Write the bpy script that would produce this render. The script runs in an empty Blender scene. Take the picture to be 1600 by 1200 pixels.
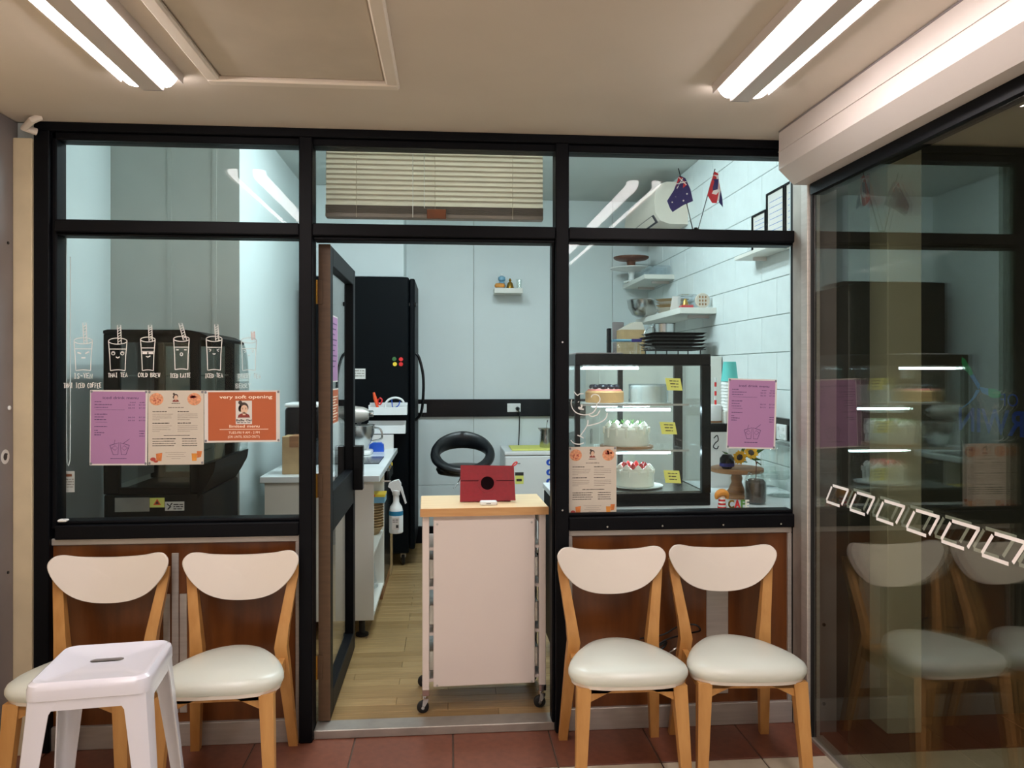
import bpy, bmesh, math, random
from mathutils import Vector, Matrix
random.seed(7)
S = bpy.context.scene
COL = S.collection
PI = math.pi
def lin(c):
    return tuple(((v/255)/12.92 if v/255 <= .04045 else ((v/255+.055)/1.055)**2.4) for v in c)

# ------------------------------------------------------------------ camera, world, exposure
# X to the right along the shopfront, Y into the shop, Z up, kitchen floor at z = 0
F, HZ, EYE = 1200.0, 580.0, 1.479
YAW = math.atan(100/1200)
cam = bpy.data.cameras.new('camera'); co = bpy.data.objects.new('camera', cam); COL.objects.link(co)
cam.sensor_width = 36; cam.lens = 36*F/1600; cam.shift_y = (HZ-600)/1600
cam.clip_start = .05
co.location = (0, 0, EYE); co.rotation_euler = (PI/2, 0, -YAW)
S.camera = co
w = bpy.data.worlds.new('world'); S.world = w; w.use_nodes = True
w.node_tree.nodes['Background'].inputs[0].default_value = (*lin((150,140,135)), 1)
w.node_tree.nodes['Background'].inputs[1].default_value = 1.7
S.view_settings.view_transform = 'Standard'; S.view_settings.look = 'None'
S.view_settings.gamma = 1; S.view_settings.use_curve_mapping = False
S.view_settings.exposure = 0.5
ARCADE_LIGHT, KITCHEN_LIGHT, CASE_LIGHT = 23.5, 45.0, 34.0
S.cycles.max_bounces = 8; S.cycles.transparent_max_bounces = 24; S.cycles.glossy_bounces = 4
S.cycles.sample_clamp_indirect = 6

sn, cs = math.sin(YAW), math.cos(YAW)
def sx(px, Y):                       # where a sight line of the survey photo meets the plane Y
    u = (px-800)/F
    return Y*(sn+cs*u)/(cs-sn*u)
def sz(px, py, Y):
    u = (px-800)/F
    return EYE+(HZ-py)/F*Y/(cs-sn*u)

# ------------------------------------------------------------------ materials
MATS = {}
def mat(name, rgb, rough=.5, metal=0, var=.06, scale=8, bump=0, stretch=(1,1,1), spec=.5, emit=None, coat=0, rgb2=None):
    m = bpy.data.materials.new(name); m.use_nodes = True; nt = m.node_tree; b = nt.nodes['Principled BSDF']
    c = lin(rgb); b.inputs['Roughness'].default_value = rough; b.inputs['Metallic'].default_value = metal
    b.inputs['Specular IOR Level'].default_value = spec
    if coat: b.inputs['Coat Weight'].default_value = coat; b.inputs['Coat Roughness'].default_value = .1
    if var or rgb2:
        tc = nt.nodes.new('ShaderNodeTexCoord'); mp = nt.nodes.new('ShaderNodeMapping'); mp.inputs['Scale'].default_value = stretch
        nz = nt.nodes.new('ShaderNodeTexNoise'); nz.inputs['Scale'].default_value = scale; nz.inputs['Detail'].default_value = 4
        cr = nt.nodes.new('ShaderNodeValToRGB')
        d = lin(rgb2) if rgb2 else tuple(min(1, v*(1+var)) for v in c)
        e = c if rgb2 else tuple(v*(1-var) for v in c)
        cr.color_ramp.elements[0].position = .32; cr.color_ramp.elements[1].position = .68
        cr.color_ramp.elements[0].color = (*e, 1); cr.color_ramp.elements[1].color = (*d, 1)
        nt.links.new(tc.outputs['Object'], mp.inputs[0]); nt.links.new(mp.outputs[0], nz.inputs[0])
        nt.links.new(nz.outputs[0], cr.inputs[0]); nt.links.new(cr.outputs[0], b.inputs['Base Color'])
        if bump:
            bp = nt.nodes.new('ShaderNodeBump'); bp.inputs['Strength'].default_value = bump; bp.inputs['Distance'].default_value = .002
            nt.links.new(nz.outputs[0], bp.inputs['Height']); nt.links.new(bp.outputs[0], b.inputs['Normal'])
    else: b.inputs['Base Color'].default_value = (*c, 1)
    if emit:
        b.inputs['Emission Color'].default_value = (*emit[0], 1); b.inputs['Emission Strength'].default_value = emit[1]
    MATS[name] = m; return m
def glass(name, tint, f0=.06, gloss=1.0, power=5):
    m = bpy.data.materials.new(name); m.use_nodes = True; nt = m.node_tree; nt.nodes.clear()
    out = nt.nodes.new('ShaderNodeOutputMaterial'); mx = nt.nodes.new('ShaderNodeMixShader')
    t = nt.nodes.new('ShaderNodeBsdfTransparent'); t.inputs[0].default_value = (*tint, 1)
    g = nt.nodes.new('ShaderNodeBsdfGlossy'); g.inputs['Roughness'].default_value = 0.0; g.inputs[0].default_value = (gloss,)*3+(1,)
    lw = nt.nodes.new('ShaderNodeLayerWeight'); lw.inputs[0].default_value = .5
    p = nt.nodes.new('ShaderNodeMath'); p.operation = 'POWER'; p.inputs[1].default_value = power
    a = nt.nodes.new('ShaderNodeMath'); a.operation = 'MULTIPLY_ADD'; a.inputs[1].default_value = 1-f0; a.inputs[2].default_value = f0
    nt.links.new(lw.outputs['Facing'], p.inputs[0]); nt.links.new(p.outputs[0], a.inputs[0])
    nt.links.new(a.outputs[0], mx.inputs[0]); nt.links.new(t.outputs[0], mx.inputs[1]); nt.links.new(g.outputs[0], mx.inputs[2])
    nt.links.new(mx.outputs[0], out.inputs[0]); MATS[name] = m; return m
def lamp_mat(name, col, strength):
    m = bpy.data.materials.new(name); m.use_nodes = True; nt = m.node_tree; nt.nodes.clear()
    out = nt.nodes.new('ShaderNodeOutputMaterial'); e = nt.nodes.new('ShaderNodeEmission')
    e.inputs[0].default_value = (*col, 1); e.inputs[1].default_value = strength
    nt.links.new(e.outputs[0], out.inputs[0]); MATS[name] = m; return m

mat('black_frame', (8,9,14), .5, 0, .1, 20, spec=.14)
mat('black_rubber', (18,18,20), .6, 0, 0)
mat('black_gloss', (7,9,12), .25, 0, 0, spec=.3)
mat('fridge_black', (4,8,12), .5, 0, .15, 4, spec=.1)
mat('aluminium', (186,180,174), .4, .4, .07, 6, 0, (1,1,14))
mat('aluminium_worn', (165,158,150), .45, .5, .1, 12)
mat('steel', (190,190,188), .25, 1, .05, 10)
mat('chrome', (220,220,222), .12, 1, 0)
mat('grey_panel', (134,126,126), .5, .2, .07, 5)
mat('cream_paint', (206,190,158), .6, 0, .08, 6)
mat('ceiling_paint', (214,202,188), .75, 0, .025, 2.5)
mat('hatch_paint', (196,184,168), .8, 0, .06, 5)
mat('trim_paint', (226,214,200), .55, 0, .02)
mat('shutter_metal', (208,198,192), .45, .1, .02, 3)
mat('wall_white', (206,216,216), .6, 0, .02, 3)
mat('wall_panel', (220,229,230), .45, 0, .02, 3)
mat('wall_grey', (186,188,182), .65, 0, .05, 3)
mat('block_white', (222,230,230), .5, 0, .03, 14, .25)
mat('mortar', (190,200,200), .8, 0, .05, 30)
mat('kitchen_ceiling', (205,211,208), .7, 0, .02, 3)
mat('wood_panel', (88,46,18), .3, 0, .3, 5, 0, (3,3,.35), rgb2=(122,70,30))
mat('terracotta', (120,72,55), .38, 0, .12, 30, .1)
mat('beige_tile', (208,196,176), .35, 0, .06, 18, .05)
mat('grout', (96,82,72), .85, 0, .1, 40)
mat('plank', (140,110,70), .42, 0, .16, 6, .05, (.8,14,1), rgb2=(168,136,90))
mat('plank_dark', (132,102,62), .42, 0, .16, 6, .05, (.8,14,1), rgb2=(158,126,80))
mat('plank_pale', (148,118,76), .42, 0, .16, 6, .05, (.8,14,1), rgb2=(176,144,98))
mat('floor_gap', (92,68,40), .8, 0, .1, 20)
mat('birch', (176,122,62), .4, 0, .2, 6, .03, (4,4,.6), rgb2=(200,148,86))
mat('chair_white', (232,222,212), .22, 0, .015, 3, coat=.4)
mat('chair_vinyl', (212,214,204), .28, 0, .02, 4)
mat('stool_white', (224,223,234), .25, 0, .012, 3, coat=.3)
mat('dark_hole', (70,68,78), .6, 0, 0)
mat('white_paint', (222,210,204), .4, 0, .012, 3)
mat('white_laminate', (226,224,216), .4, 0, .02, 4)
mat('white_plastic', (232,234,234), .35, 0, .01)
mat('marble', (226,232,234), .2, 0, .06, 5)
mat('butcher_block', (228,192,146), .35, 0, .1, 6, 0, (1,12,12), rgb2=(240,212,170))
mat('butcher_edge', (198,146,92), .4, 0, .1, 6, 0, (1,12,12), rgb2=(212,164,110))
mat('red_leather', (142,6,28), .38, 0, .08, 60, .2)
mat('dark_red', (20,4,8), .9, 0, 0, spec=.1)
mat('black_leather', (20,22,26), .35, 0, .1, 30, .1)
mat('paper_white', (218,213,208), .7, 0, .01)
mat('paper_beige', (206,196,182), .7, 0, .01)
mat('print_mauve', (172,127,170), .65, 0, .01)
mat('print_orange', (184,94,54), .65, 0, .02)
mat('ink_purple', (72,46,92), .7, 0, 0)
mat('ink_dark', (52,46,46), .7, 0, 0)
mat('ink_grey', (140,128,118), .7, 0, 0)
mat('ink_cream', (255,236,214), .7, 0, 0)
mat('skin_print', (226,190,164), .7, 0, 0)
mat('hair_print', (74,60,56), .7, 0, 0)
mat('dress_print', (140,58,52), .7, 0, 0)
mat('pizza_print', (216,150,112), .7, 0, .25, 120)
mat('topping_print', (176,70,60), .7, 0, 0)
mat('amber_print', (206,120,62), .7, 0, .2, 60)
mat('tape_grey', (120,120,128), .6, 0, 0)
mat('chalk', (240,238,234), .8, 0, 0)
mat('chalk_pink', (235,205,200), .8, 0, 0)
mat('chalk_faint', (206,214,214), .8, 0, 0)
mat('decal_white', (250,240,236), .6, 0, 0)
mat('decal_grey', (196,196,188), .6, 0, 0)
mat('logo_green', (16,140,88), .6, 0, 0)
mat('logo_blue', (56,112,190), .6, 0, 0)
mat('logo_navy', (22,52,150), .6, 0, 0)
mat('blind_slat', (214,206,194), .55, 0, .02)
_b = MATS['blind_slat'].node_tree; _t = _b.nodes.new('ShaderNodeBsdfTranslucent'); _t.inputs[0].default_value = (*lin((226,218,204)), 1)
_m = _b.nodes.new('ShaderNodeMixShader'); _m.inputs[0].default_value = .5            # thin plastic slats let light through
_b.links.new(_b.nodes['Principled BSDF'].outputs[0], _m.inputs[1]); _b.links.new(_t.outputs[0], _m.inputs[2]); _b.links.new(_m.outputs[0], _b.nodes['Material Output'].inputs[0])
mat('blind_rail', (150,140,132), .5, 0, .04)
mat('brown_sign', (138,76,44), .6, 0, .2, 30)
mat('flag_blue', (40,36,104), .7, 0, 0)
mat('flag_red', (200,40,52), .7, 0, 0)
mat('flag_white', (236,234,236), .7, 0, 0)
mat('wood_dark', (104,58,36), .4, 0, .25, 6, 0, (1,10,1))
mat('wood_mid', (150,104,66), .45, 0, .25, 6, 0, (1,1,8))
mat('cake_white', (240,238,226), .6, 0, .03, 40, .3)
mat('cream_white', (250,246,234), .5, 0, .02, 30)
mat('cheesecake', (206,160,104), .6, 0, .12, 25)
mat('crumb_pink', (214,120,110), .6, 0, .1, 30)
mat('blackberry', (26,28,40), .35, 0, 0)
mat('strawberry', (196,34,36), .35, 0, .1, 60)
mat('herb', (96,150,70), .6, 0, .2, 40)
mat('note_yellow', (228,228,120), .7, 0, .02)
mat('teal', (92,196,190), .5, 0, .01)
mat('blue_plastic', (30,82,190), .35, 0, 0)
mat('orange_plastic', (240,88,44), .4, 0, 0)
mat('red_plastic', (214,40,42), .4, 0, 0)
mat('yellow_plastic', (240,206,60), .4, 0, 0)
mat('green_plastic', (60,110,60), .4, 0, 0)
mat('kraft', (178,148,106), .75, 0, .08, 20)
mat('coffee_bean', (58,40,30), .5, 0, .4, 90, .6)
mat('sunflower', (236,178,30), .6, 0, .1, 30)
mat('leaf', (70,110,52), .55, 0, .15, 20)
mat('brass', (196,150,70), .3, 1, 0)
mat('blue_ceramic', (120,170,196), .3, 0, .05)
mat('ceramic_white', (236,238,236), .25, 0, .01)
mat('label_blue', (36,128,170), .5, 0, 0)
mat('croissant', (220,146,60), .5, 0, .15, 30)
mat('dark_street', (66,66,62), .7, 0, .15, 2)
mat('street_beige', (208,204,188), .6, 0, .05, 4)
mat('induction', (38,44,48), .15, 0, 0)
glass('pane_glass', (.955,.978,.972), .009)
glass('tinted_glass', (.86,.88,.84), .07)
glass('clear_glass', (.95,.97,.96), .05)
glass('case_glass', (.95,.97,.965), .03)
glass('fridge_glass', (.86,.89,.88), .04)
glass('plastic_clear', (.9,.93,.95), .06)
mat('hinge_brown', (92,68,46), .5, 0, .15, 8, 0, (1,1,6))
lamp_mat('arcade_tube', (1, .91, .89), ARCADE_LIGHT)
lamp_mat('kitchen_tube', (.80, .96, 1.0), KITCHEN_LIGHT)
lamp_mat('case_led', (.72, .90, 1.0), CASE_LIGHT)

# ------------------------------------------------------------------ mesh helpers
WL = {}
def new_bm(): return bmesh.new()
def box(bm, x0, x1, y0, y1, z0, z1, bevel=0, seg=1):
    r = bmesh.ops.create_cube(bm, size=1)
    vs = r['verts']
    for v in vs: v.co = Vector(((x0+x1)/2+v.co.x*(x1-x0), (y0+y1)/2+v.co.y*(y1-y0), (z0+z1)/2+v.co.z*(z1-z0)))
    if bevel:
        es = list({e for v in vs for e in v.link_edges})
        bmesh.ops.bevel(bm, geom=es, offset=bevel, segments=seg, affect='EDGES', profile=.5)
    return bm
def B(x0, x1, y0, y1, z0, z1, bevel=0, seg=1): return box(new_bm(), x0, x1, y0, y1, z0, z1, bevel, seg)
def loft(bm, rings, cap0=True, cap1=True, closed=True):
    R = [[bm.verts.new(p) for p in r] for r in rings]
    n = len(R[0])
    for a, b in zip(R, R[1:]):
        for i in range(n if closed else n-1):
            j = (i+1) % n
            try: bm.faces.new((a[i], a[j], b[j], b[i]))
            except ValueError: pass
    if cap0 and closed: bm.faces.new(R[0][::-1])
    if cap1 and closed: bm.faces.new(R[-1])
    return bm
def lathe(bm, cx, cy, prof, n=24, axis='z', cap=True, cz=0):
    rings = []
    for r, h in prof:
        ring = []
        for i in range(n):
            a = 2*PI*i/n; p, q = max(r, 1e-5)*math.cos(a), max(r, 1e-5)*math.sin(a)
            ring.append((cx+p, cy+q, cz+h) if axis == 'z' else ((cx+p, cy+h, cz+q) if axis == 'y' else (cx+h, cy+p, cz+q)))
        rings.append(ring)
    return loft(bm, rings, cap, cap)
def L(cx, cy, prof, n=24, **k): return lathe(new_bm(), cx, cy, prof, n, **k)
def prism(bm, pts, d0, d1, axis='y'):
    def P(a, b, d): return (a, d, b) if axis == 'y' else ((d, a, b) if axis == 'x' else (a, b, d))
    return loft(bm, [[P(a, b, d0) for a, b in pts], [P(a, b, d1) for a, b in pts]])
def tube(bm, pts, r, n=8, cap=True):
    pts = [Vector(p) for p in pts]; rings = []
    rs = r if isinstance(r, (list, tuple)) else [r]*len(pts)
    up = None
    for i, p in enumerate(pts):
        t = (pts[min(i+1, len(pts)-1)]-pts[max(i-1, 0)]).normalized()
        if up is None:
            up = Vector((0, 0, 1)) if abs(t.z) < .9 else Vector((1, 0, 0))
        s = t.cross(up).normalized(); up = s.cross(t).normalized()
        rings.append([p+(s*math.cos(2*PI*k/n)+up*math.sin(2*PI*k/n))*rs[i] for k in range(n)])
    return loft(bm, rings, cap, cap)
def beam(bm, p, q, w0, d0, w1, d1, xdir=(1, 0, 0)):      # tapered bar of rectangular section from p to q
    p, q, x = Vector(p), Vector(q), Vector(xdir)
    t = (q-p).normalized(); y = t.cross(x).normalized(); x = y.cross(t).normalized()
    R = []
    for c, w_, d_ in ((p, w0, d0), (q, w1, d1)):
        R.append([c+x*a*w_/2+y*b*d_/2 for a, b in ((-1,-1),(1,-1),(1,1),(-1,1))])
    return loft(bm, R)
def smooth_closed(pts, k=6):
    n = len(pts); out = []
    for i in range(n):
        p0, p1, p2, p3 = (Vector(pts[(i+j-1) % n]) for j in range(4))
        for s in range(k):
            t = s/k
            out.append(.5*((2*p1)+(-p0+p2)*t+(2*p0-5*p1+4*p2-p3)*t*t+(-p0+3*p1-3*p2+p3)*t**3))
    return out
def smooth_open(pts, k=6):
    pts = [Vector(p) for p in pts]; P = [2*pts[0]-pts[1]]+pts+[2*pts[-1]-pts[-2]]; out = []
    for i in range(1, len(P)-2):
        p0, p1, p2, p3 = P[i-1:i+3]
        for s in range(k):
            t = s/k
            out.append(.5*((2*p1)+(-p0+p2)*t+(2*p0-5*p1+4*p2-p3)*t*t+(-p0+3*p1-3*p2+p3)*t**3))
    return out+[pts[-1]]
def mesh_of(bm, name, m, smooth=True):
    bmesh.ops.recalc_face_normals(bm, faces=bm.faces)
    me = bpy.data.meshes.new(name); bm.to_mesh(me); bm.free()
    me.materials.append(MATS[m])
    if smooth:
        for p in me.polygons: p.use_smooth = True
        me.set_sharp_from_angle(angle=math.radians(35))
    return me
def obj(name, bm, m, parent=None, local=False, smooth=True):
    if parent is None:
        xs = [v.co for v in bm.verts]
        lo = Vector([min(c[i] for c in xs) for i in range(3)]); hi = Vector([max(c[i] for c in xs) for i in range(3)])
        base = Vector(((lo.x+hi.x)/2, (lo.y+hi.y)/2, lo.z))
    else: base = WL[parent]
    if not local or parent is None:
        for v in bm.verts: v.co -= base
    o = bpy.data.objects.new(name, mesh_of(bm, name, m, smooth)); COL.objects.link(o)
    if parent is None: o.location = base; WL[o] = base
    else: o.parent = parent; WL[o] = WL[parent]
    return o
def tag(o, label, cat, group=None, kind=None):
    if label: o['label'] = label
    if cat: o['category'] = cat
    if group: o['group'] = group
    if kind: o['kind'] = kind
    return o
def thing(name, label, cat, loc=(0,0,0), rz=0, group=None, rot=None):
    o = bpy.data.objects.new(name, None); COL.objects.link(o); o.location = loc
    o.rotation_euler = rot or (0, 0, rz); o.empty_display_size = .05
    WL[o] = Vector(loc); return tag(o, label, cat, group)
def struct(name, bm, m, label=None):
    o = obj(name, bm, m); o['kind'] = 'structure'
    if label: o['label'] = label
    return o
def sgroup(name, loc=(0,0,0), label=None):
    o = bpy.data.objects.new(name, None); COL.objects.link(o); o.location = loc; WL[o] = Vector(loc); o['kind'] = 'structure'
    if label: o['label'] = label
    return o
def share(name, me, loc, parent, rot=None, scale=None):       # a piece that shares mesh data
    o = bpy.data.objects.new(name, me); COL.objects.link(o); o.parent = parent
    o.location = Vector(loc)-WL[parent]; WL[o] = WL[parent]
    if rot: o.rotation_euler = rot
    if scale: o.scale = scale
    return o
def dup(root, loc, rz=None, label=None, rot=None):
    r = root.copy(); COL.objects.link(r); r.location = loc; WL[r] = Vector(loc)
    if rz is not None: r.rotation_euler = (0, 0, rz)
    if rot: r.rotation_euler = rot
    if label: r['label'] = label
    for ch in list(root.children):
        c = ch.copy(); COL.objects.link(c); c.parent = r
        for g in ch.children:
            d = g.copy(); COL.objects.link(d); d.parent = c
    return r
# flat marks: polygons, ribbons and lettering in a plane (a across, b up); plane maps (a, b) -> 3-D
def flat_poly(bm, pts, plane): bm.faces.new([bm.verts.new(plane(a, b)) for a, b in pts]); return bm
def flat_rect(bm, a0, a1, b0, b1, plane): return flat_poly(bm, [(a0,b0),(a1,b0),(a1,b1),(a0,b1)], plane)
def flat_disc(bm, a, b, ra, rb, plane, n=24): return flat_poly(bm, [(a+ra*math.cos(2*PI*i/n), b+rb*math.sin(2*PI*i/n)) for i in range(n)], plane)
def ribbon(bm, pts, wd, plane, closed=False):
    pts = [Vector((p[0], p[1])) for p in pts]
    if closed: pts = pts+[pts[0]]
    Lv, Rv = [], []
    for i, p in enumerate(pts):
        if closed and i in (0, len(pts)-1): t = pts[1]-pts[-2]
        else: t = pts[min(i+1, len(pts)-1)]-pts[max(i-1, 0)]
        t = t.normalized() if t.length > 1e-9 else Vector((1, 0)); nn = Vector((-t.y, t.x))*wd/2
        Lv.append(bm.verts.new(plane(*(p+nn)))); Rv.append(bm.verts.new(plane(*(p-nn))))
    for i in range(len(pts)-1): bm.faces.new((Lv[i], Rv[i], Rv[i+1], Lv[i+1]))
    return bm
def lettering(bm, s, a0, a1, b0, h, plane, shear=0, bold=0):   # s fitted between a0 and a1 with baseline b0 and capital height h
    cu = bpy.data.curves.new('t', 'FONT'); cu.body = s; cu.size = 1; cu.offset = bold; cu.resolution_u = 3
    ob = bpy.data.objects.new('t', cu); me = bpy.data.meshes.new_from_object(ob)
    xs = [v.co.x for v in me.vertices]
    lo, hi = min(xs), max(xs); k = (a1-a0)/(hi-lo); q = h/.69
    vs = [bm.verts.new(plane(a0+(v.co.x-lo)*k+shear*v.co.y*q, b0+v.co.y*q)) for v in me.vertices]
    for p in me.polygons:
        try: bm.faces.new([vs[i] for i in p.vertices])
        except ValueError: pass
    bpy.data.objects.remove(ob); bpy.data.meshes.remove(me); bpy.data.curves.remove(cu)
    return bm
def fine_print(bm, a0, a1, b, h, plane, rnd):                  # a line of print too small to read: word-long dashes
    a = a0
    while a < a1-h:
        l = min(a1-a, h*rnd.uniform(1.6, 5.5)); flat_rect(bm, a, a+l, b, b+h*rnd.uniform(.75, 1), plane); a += l+h*.7
    return bm
# single-stroke capitals for the hand lettering on the glass
STROKE = {'A':[[(0,0),(.5,1),(1,0)],[(.2,.4),(.8,.4)]],'B':[[(0,0),(0,1),(.7,.95),(.8,.7),(.1,.52),(.9,.4),(.85,.08),(0,0)]],
 'C':[[(1,.85),(.6,1),(.1,.75),(.05,.3),(.4,0),(1,.12)]],'D':[[(0,0),(0,1),(.7,.85),(.95,.5),(.7,.12),(0,0)]],
 'E':[[(1,1),(.05,1),(.05,0),(1,0)],[(.05,.5),(.8,.5)]],'F':[[(1,1),(.05,1),(.05,0)],[(.05,.52),(.8,.52)]],
 'H':[[(0,0),(0,1)],[(1,0),(1,1)],[(0,.5),(1,.5)]],'I':[[(.15,1),(.85,1)],[(.5,1),(.5,0)],[(.15,0),(.85,0)]],
 'L':[[(.05,1),(.05,0),(1,0)]],'N':[[(0,0),(.05,1),(.95,0),(1,1)]],'O':[[(.5,1),(.05,.7),(.05,.3),(.5,0),(.95,.3),(.95,.7),(.5,1)]],
 'R':[[(0,0),(0,1),(.8,.9),(.8,.6),(.05,.5),(1,0)]],'S':[[(.95,.9),(.4,1),(.05,.75),(.9,.3),(.6,0),(0,.1)]],
 'T':[[(0,1),(1,1)],[(.5,1),(.5,0)]],'W':[[(0,1),(.25,0),(.5,.75),(.75,0),(1,1)]],'Y':[[(0,1),(.5,.5),(1,1)],[(.5,.5),(.5,0)]],
 '-':[[(.1,.45),(.9,.45)]],' ':[]}
def hand(bm, s, a0, a1, b0, b1, wd, plane, rnd):
    n = len(s); cw = (a1-a0)/n
    for i, ch in enumerate(s):
        j = rnd.uniform(-.1, .1)*(b1-b0)
        for st in STROKE[ch]:
            ribbon(bm, [(a0+cw*(i+.12+x*.74), b0+j+y*(b1-b0)) for x, y in st], wd, plane)
    return bm

# ================================================================== THE SETTING
OUT = -.03                                   # arcade floor level
CEIL, KCEIL = 2.465, 2.97
FY0, FY1, GY = 3.17, 3.27, 3.215             # shopfront frame and glass
XL, XR = -1.628, 1.49                        # ends of the frame
WR, WB, WL0, WL1 = 1.765, 6.65, -1.85, -1.16 # kitchen walls

# --- kitchen floor of narrow planks
fl = struct('floor', B(-1.9, 1.85, 3.29, 6.8, -.12, -.008), 'floor_gap', 'pale wood plank floor of the cafe kitchen')
PW = .072; row = 0; y = 3.295
PLM = {}
def plank_mesh(l, m):
    k = (round(l, 3), m)
    if k not in PLM: PLM[k] = mesh_of(B(-l/2, l/2, -PW/2+.0008, PW/2-.0008, -.008, 0, .001), 'plank', m)
    return PLM[k]
rp = random.Random(3)
while y < WB-.01:
    x = -1.5+rp.choice((0, .22, .45, .67))-.3
    while x < WR:
        a, b = max(x, WL0+.01 if y < 4.3 else WL1), min(x+.9, WR)
        if b-a > .03 and row < 47:
            share('plank', plank_mesh(b-a-.0016, rp.choice(('plank', 'plank', 'plank_dark', 'plank_pale'))), ((a+b)/2, y+PW/2, 0), fl)
        x += .9
    y += PW; row += 1
# --- arcade floor: a terracotta row at the shopfront, beige tiles before it
fa = struct('floor_arcade', B(-2.6, 5.0, -3.5, 3.29, OUT-.1, OUT-.006), 'grout', 'tiled arcade floor in front of the cafe')
def tiles(nm, m, x0, x1, y0, y1, tx, ty, parent):
    me = mesh_of(B(-tx/2+.003, tx/2-.003, -ty/2+.003, ty/2-.003, -.006, 0, .0015), nm, m)
    nx, ny = round((x1-x0)/tx), round((y1-y0)/ty)
    for i in range(nx):
        for j in range(ny): share(nm, me, (x0+(i+.5)*tx, y0+(j+.5)*ty, OUT), parent)
tiles('terracotta_tile', 'terracotta', -2.38, 4.82, 2.905, 3.265, .4, .36, fa)
tiles('beige_tile', 'beige_tile', -2.38, 4.82, .105, 2.905, .4, .4, fa)
o = obj('tile_field', B(-2.38, 4.82, -3.4, .105, OUT-.006, OUT), 'beige_tile', fa)
# --- ceilings
ca = struct('ceiling_arcade', B(-2.6, 5.0, -3.5, 3.3, CEIL, CEIL+.08), 'ceiling_paint', 'plain beige ceiling over the cafe entrance')
struct('ceiling', B(-1.95, 1.9, 3.3, 6.8, KCEIL, KCEIL+.1), 'kitchen_ceiling', 'white kitchen ceiling')
# ceiling hatch with mitred frame
hx0, hx1, hy0, hy1 = -.80, -.165, 1.95, 2.665
h = thing('ceiling_hatch', 'square access hatch with raised cream frame in the ceiling', 'hatch', ((hx0+hx1)/2, (hy0+hy1)/2, CEIL))
for a in ((hx0,hx1,hy1-.045,hy1), (hx0,hx1,hy0,hy0+.045), (hx0,hx0+.045,hy0+.045,hy1-.045), (hx1-.045,hx1,hy0+.045,hy1-.045)):
    obj('frame', B(*a, CEIL-.022, CEIL, .006), 'trim_paint', h)
obj('panel', B(hx0+.05, hx1-.05, hy0+.05, hy1-.05, CEIL-.008, CEIL, .003), 'hatch_paint', h)
# --- kitchen walls
bw = struct('wall_back', B(WL1-.1, WR+.15, WB+.012, WB+.15, -.02, KCEIL+.05), 'wall_grey', 'white panelled back wall of the kitchen')
xs = [WL1, -.72, sx(740, WB), sx(957, WB), WR]
for a, b in zip(xs, xs[1:]):
    obj('panel', B(a+.002, b-.002, WB, WB+.012, .145, sz(760, 757, WB)-.003, .002), 'wall_panel', bw)
    obj('panel', B(a+.002, b-.002, WB, WB+.012, sz(760, 757, WB), 1.09, .002), 'wall_panel', bw)
    obj('panel', B(a+.002, b-.002, WB, WB+.012, 1.235, KCEIL, .002), 'wall_panel', bw)
obj('service_duct', B(WL1, WR, WB-.035, WB+.012, 1.088, 1.237, .004), 'black_gloss', bw)
bb = struct('baseboard_back', B(WL1, WR, WB-.012, WB+.012, 0, .14, .003), 'black_frame')
rw = struct('wall_right', B(WR+.006, WR+.15, 3.27, WB+.15, -.02, KCEIL+.05), 'mortar', 'white painted block wall of the kitchen')
bl = {}
def block(l, h):
    k = (round(l, 3), round(h, 3))
    if k not in bl: bl[k] = mesh_of(B(-.006, .006, -l/2+.0015, l/2-.0015, .0015, h-.0015, .003), 'block', 'block_white')
    return bl[k]
z = .18; c = 0; zs = [0, .18]
while zs[-1] < KCEIL-.02: zs.append(min(KCEIL, zs[-1]+.2))
for k, (z0, z1) in enumerate(zip(zs, zs[1:])):
    off = 3.19 if k % 2 else 2.99
    y = off
    while y < WB:
        a, b = max(y, 3.275), min(y+.4, WB)
        if b-a > .02: share('block', block(b-a, z1-z0), (WR, (a+b)/2, z0), rw)
        y += .4
obj('service_duct', B(WR-.045, WR-.006, 3.28, 4.78, 1.096, 1.235, .004), 'black_gloss', rw)
struct('wall_left', B(WL0-.1, WL1, 4.4, WB+.15, -.02, KCEIL+.05), 'wall_white', 'pale left wall of the kitchen with a nib end coloured grey for shade')
lw_ = struct('wall_alcove', B(WL0-.1, WL0, 3.27, 4.4, -.02, KCEIL+.05), 'wall_white', 'pale side wall behind the window with the drawings')
obj('nib_shade_sheet', B(WL0, WL1+.001, 4.394, 4.4, 0, KCEIL), 'wall_grey', lw_)  # shade on the pale nib end, put into the grey of this sheet
for a in (sx(265, 4.394), sx(335, 4.394)):
    obj('cover_strip', B(a-.012, a+.012, 4.391, 4.394, 0, KCEIL), 'wall_grey', lw_)
bh = struct('bulkhead', B(WL1, sx(631, 6.25), 6.25, WB, 2.24, KCEIL, .004), 'wall_panel', 'white boxed bulkhead above the tall black fridge')
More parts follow.
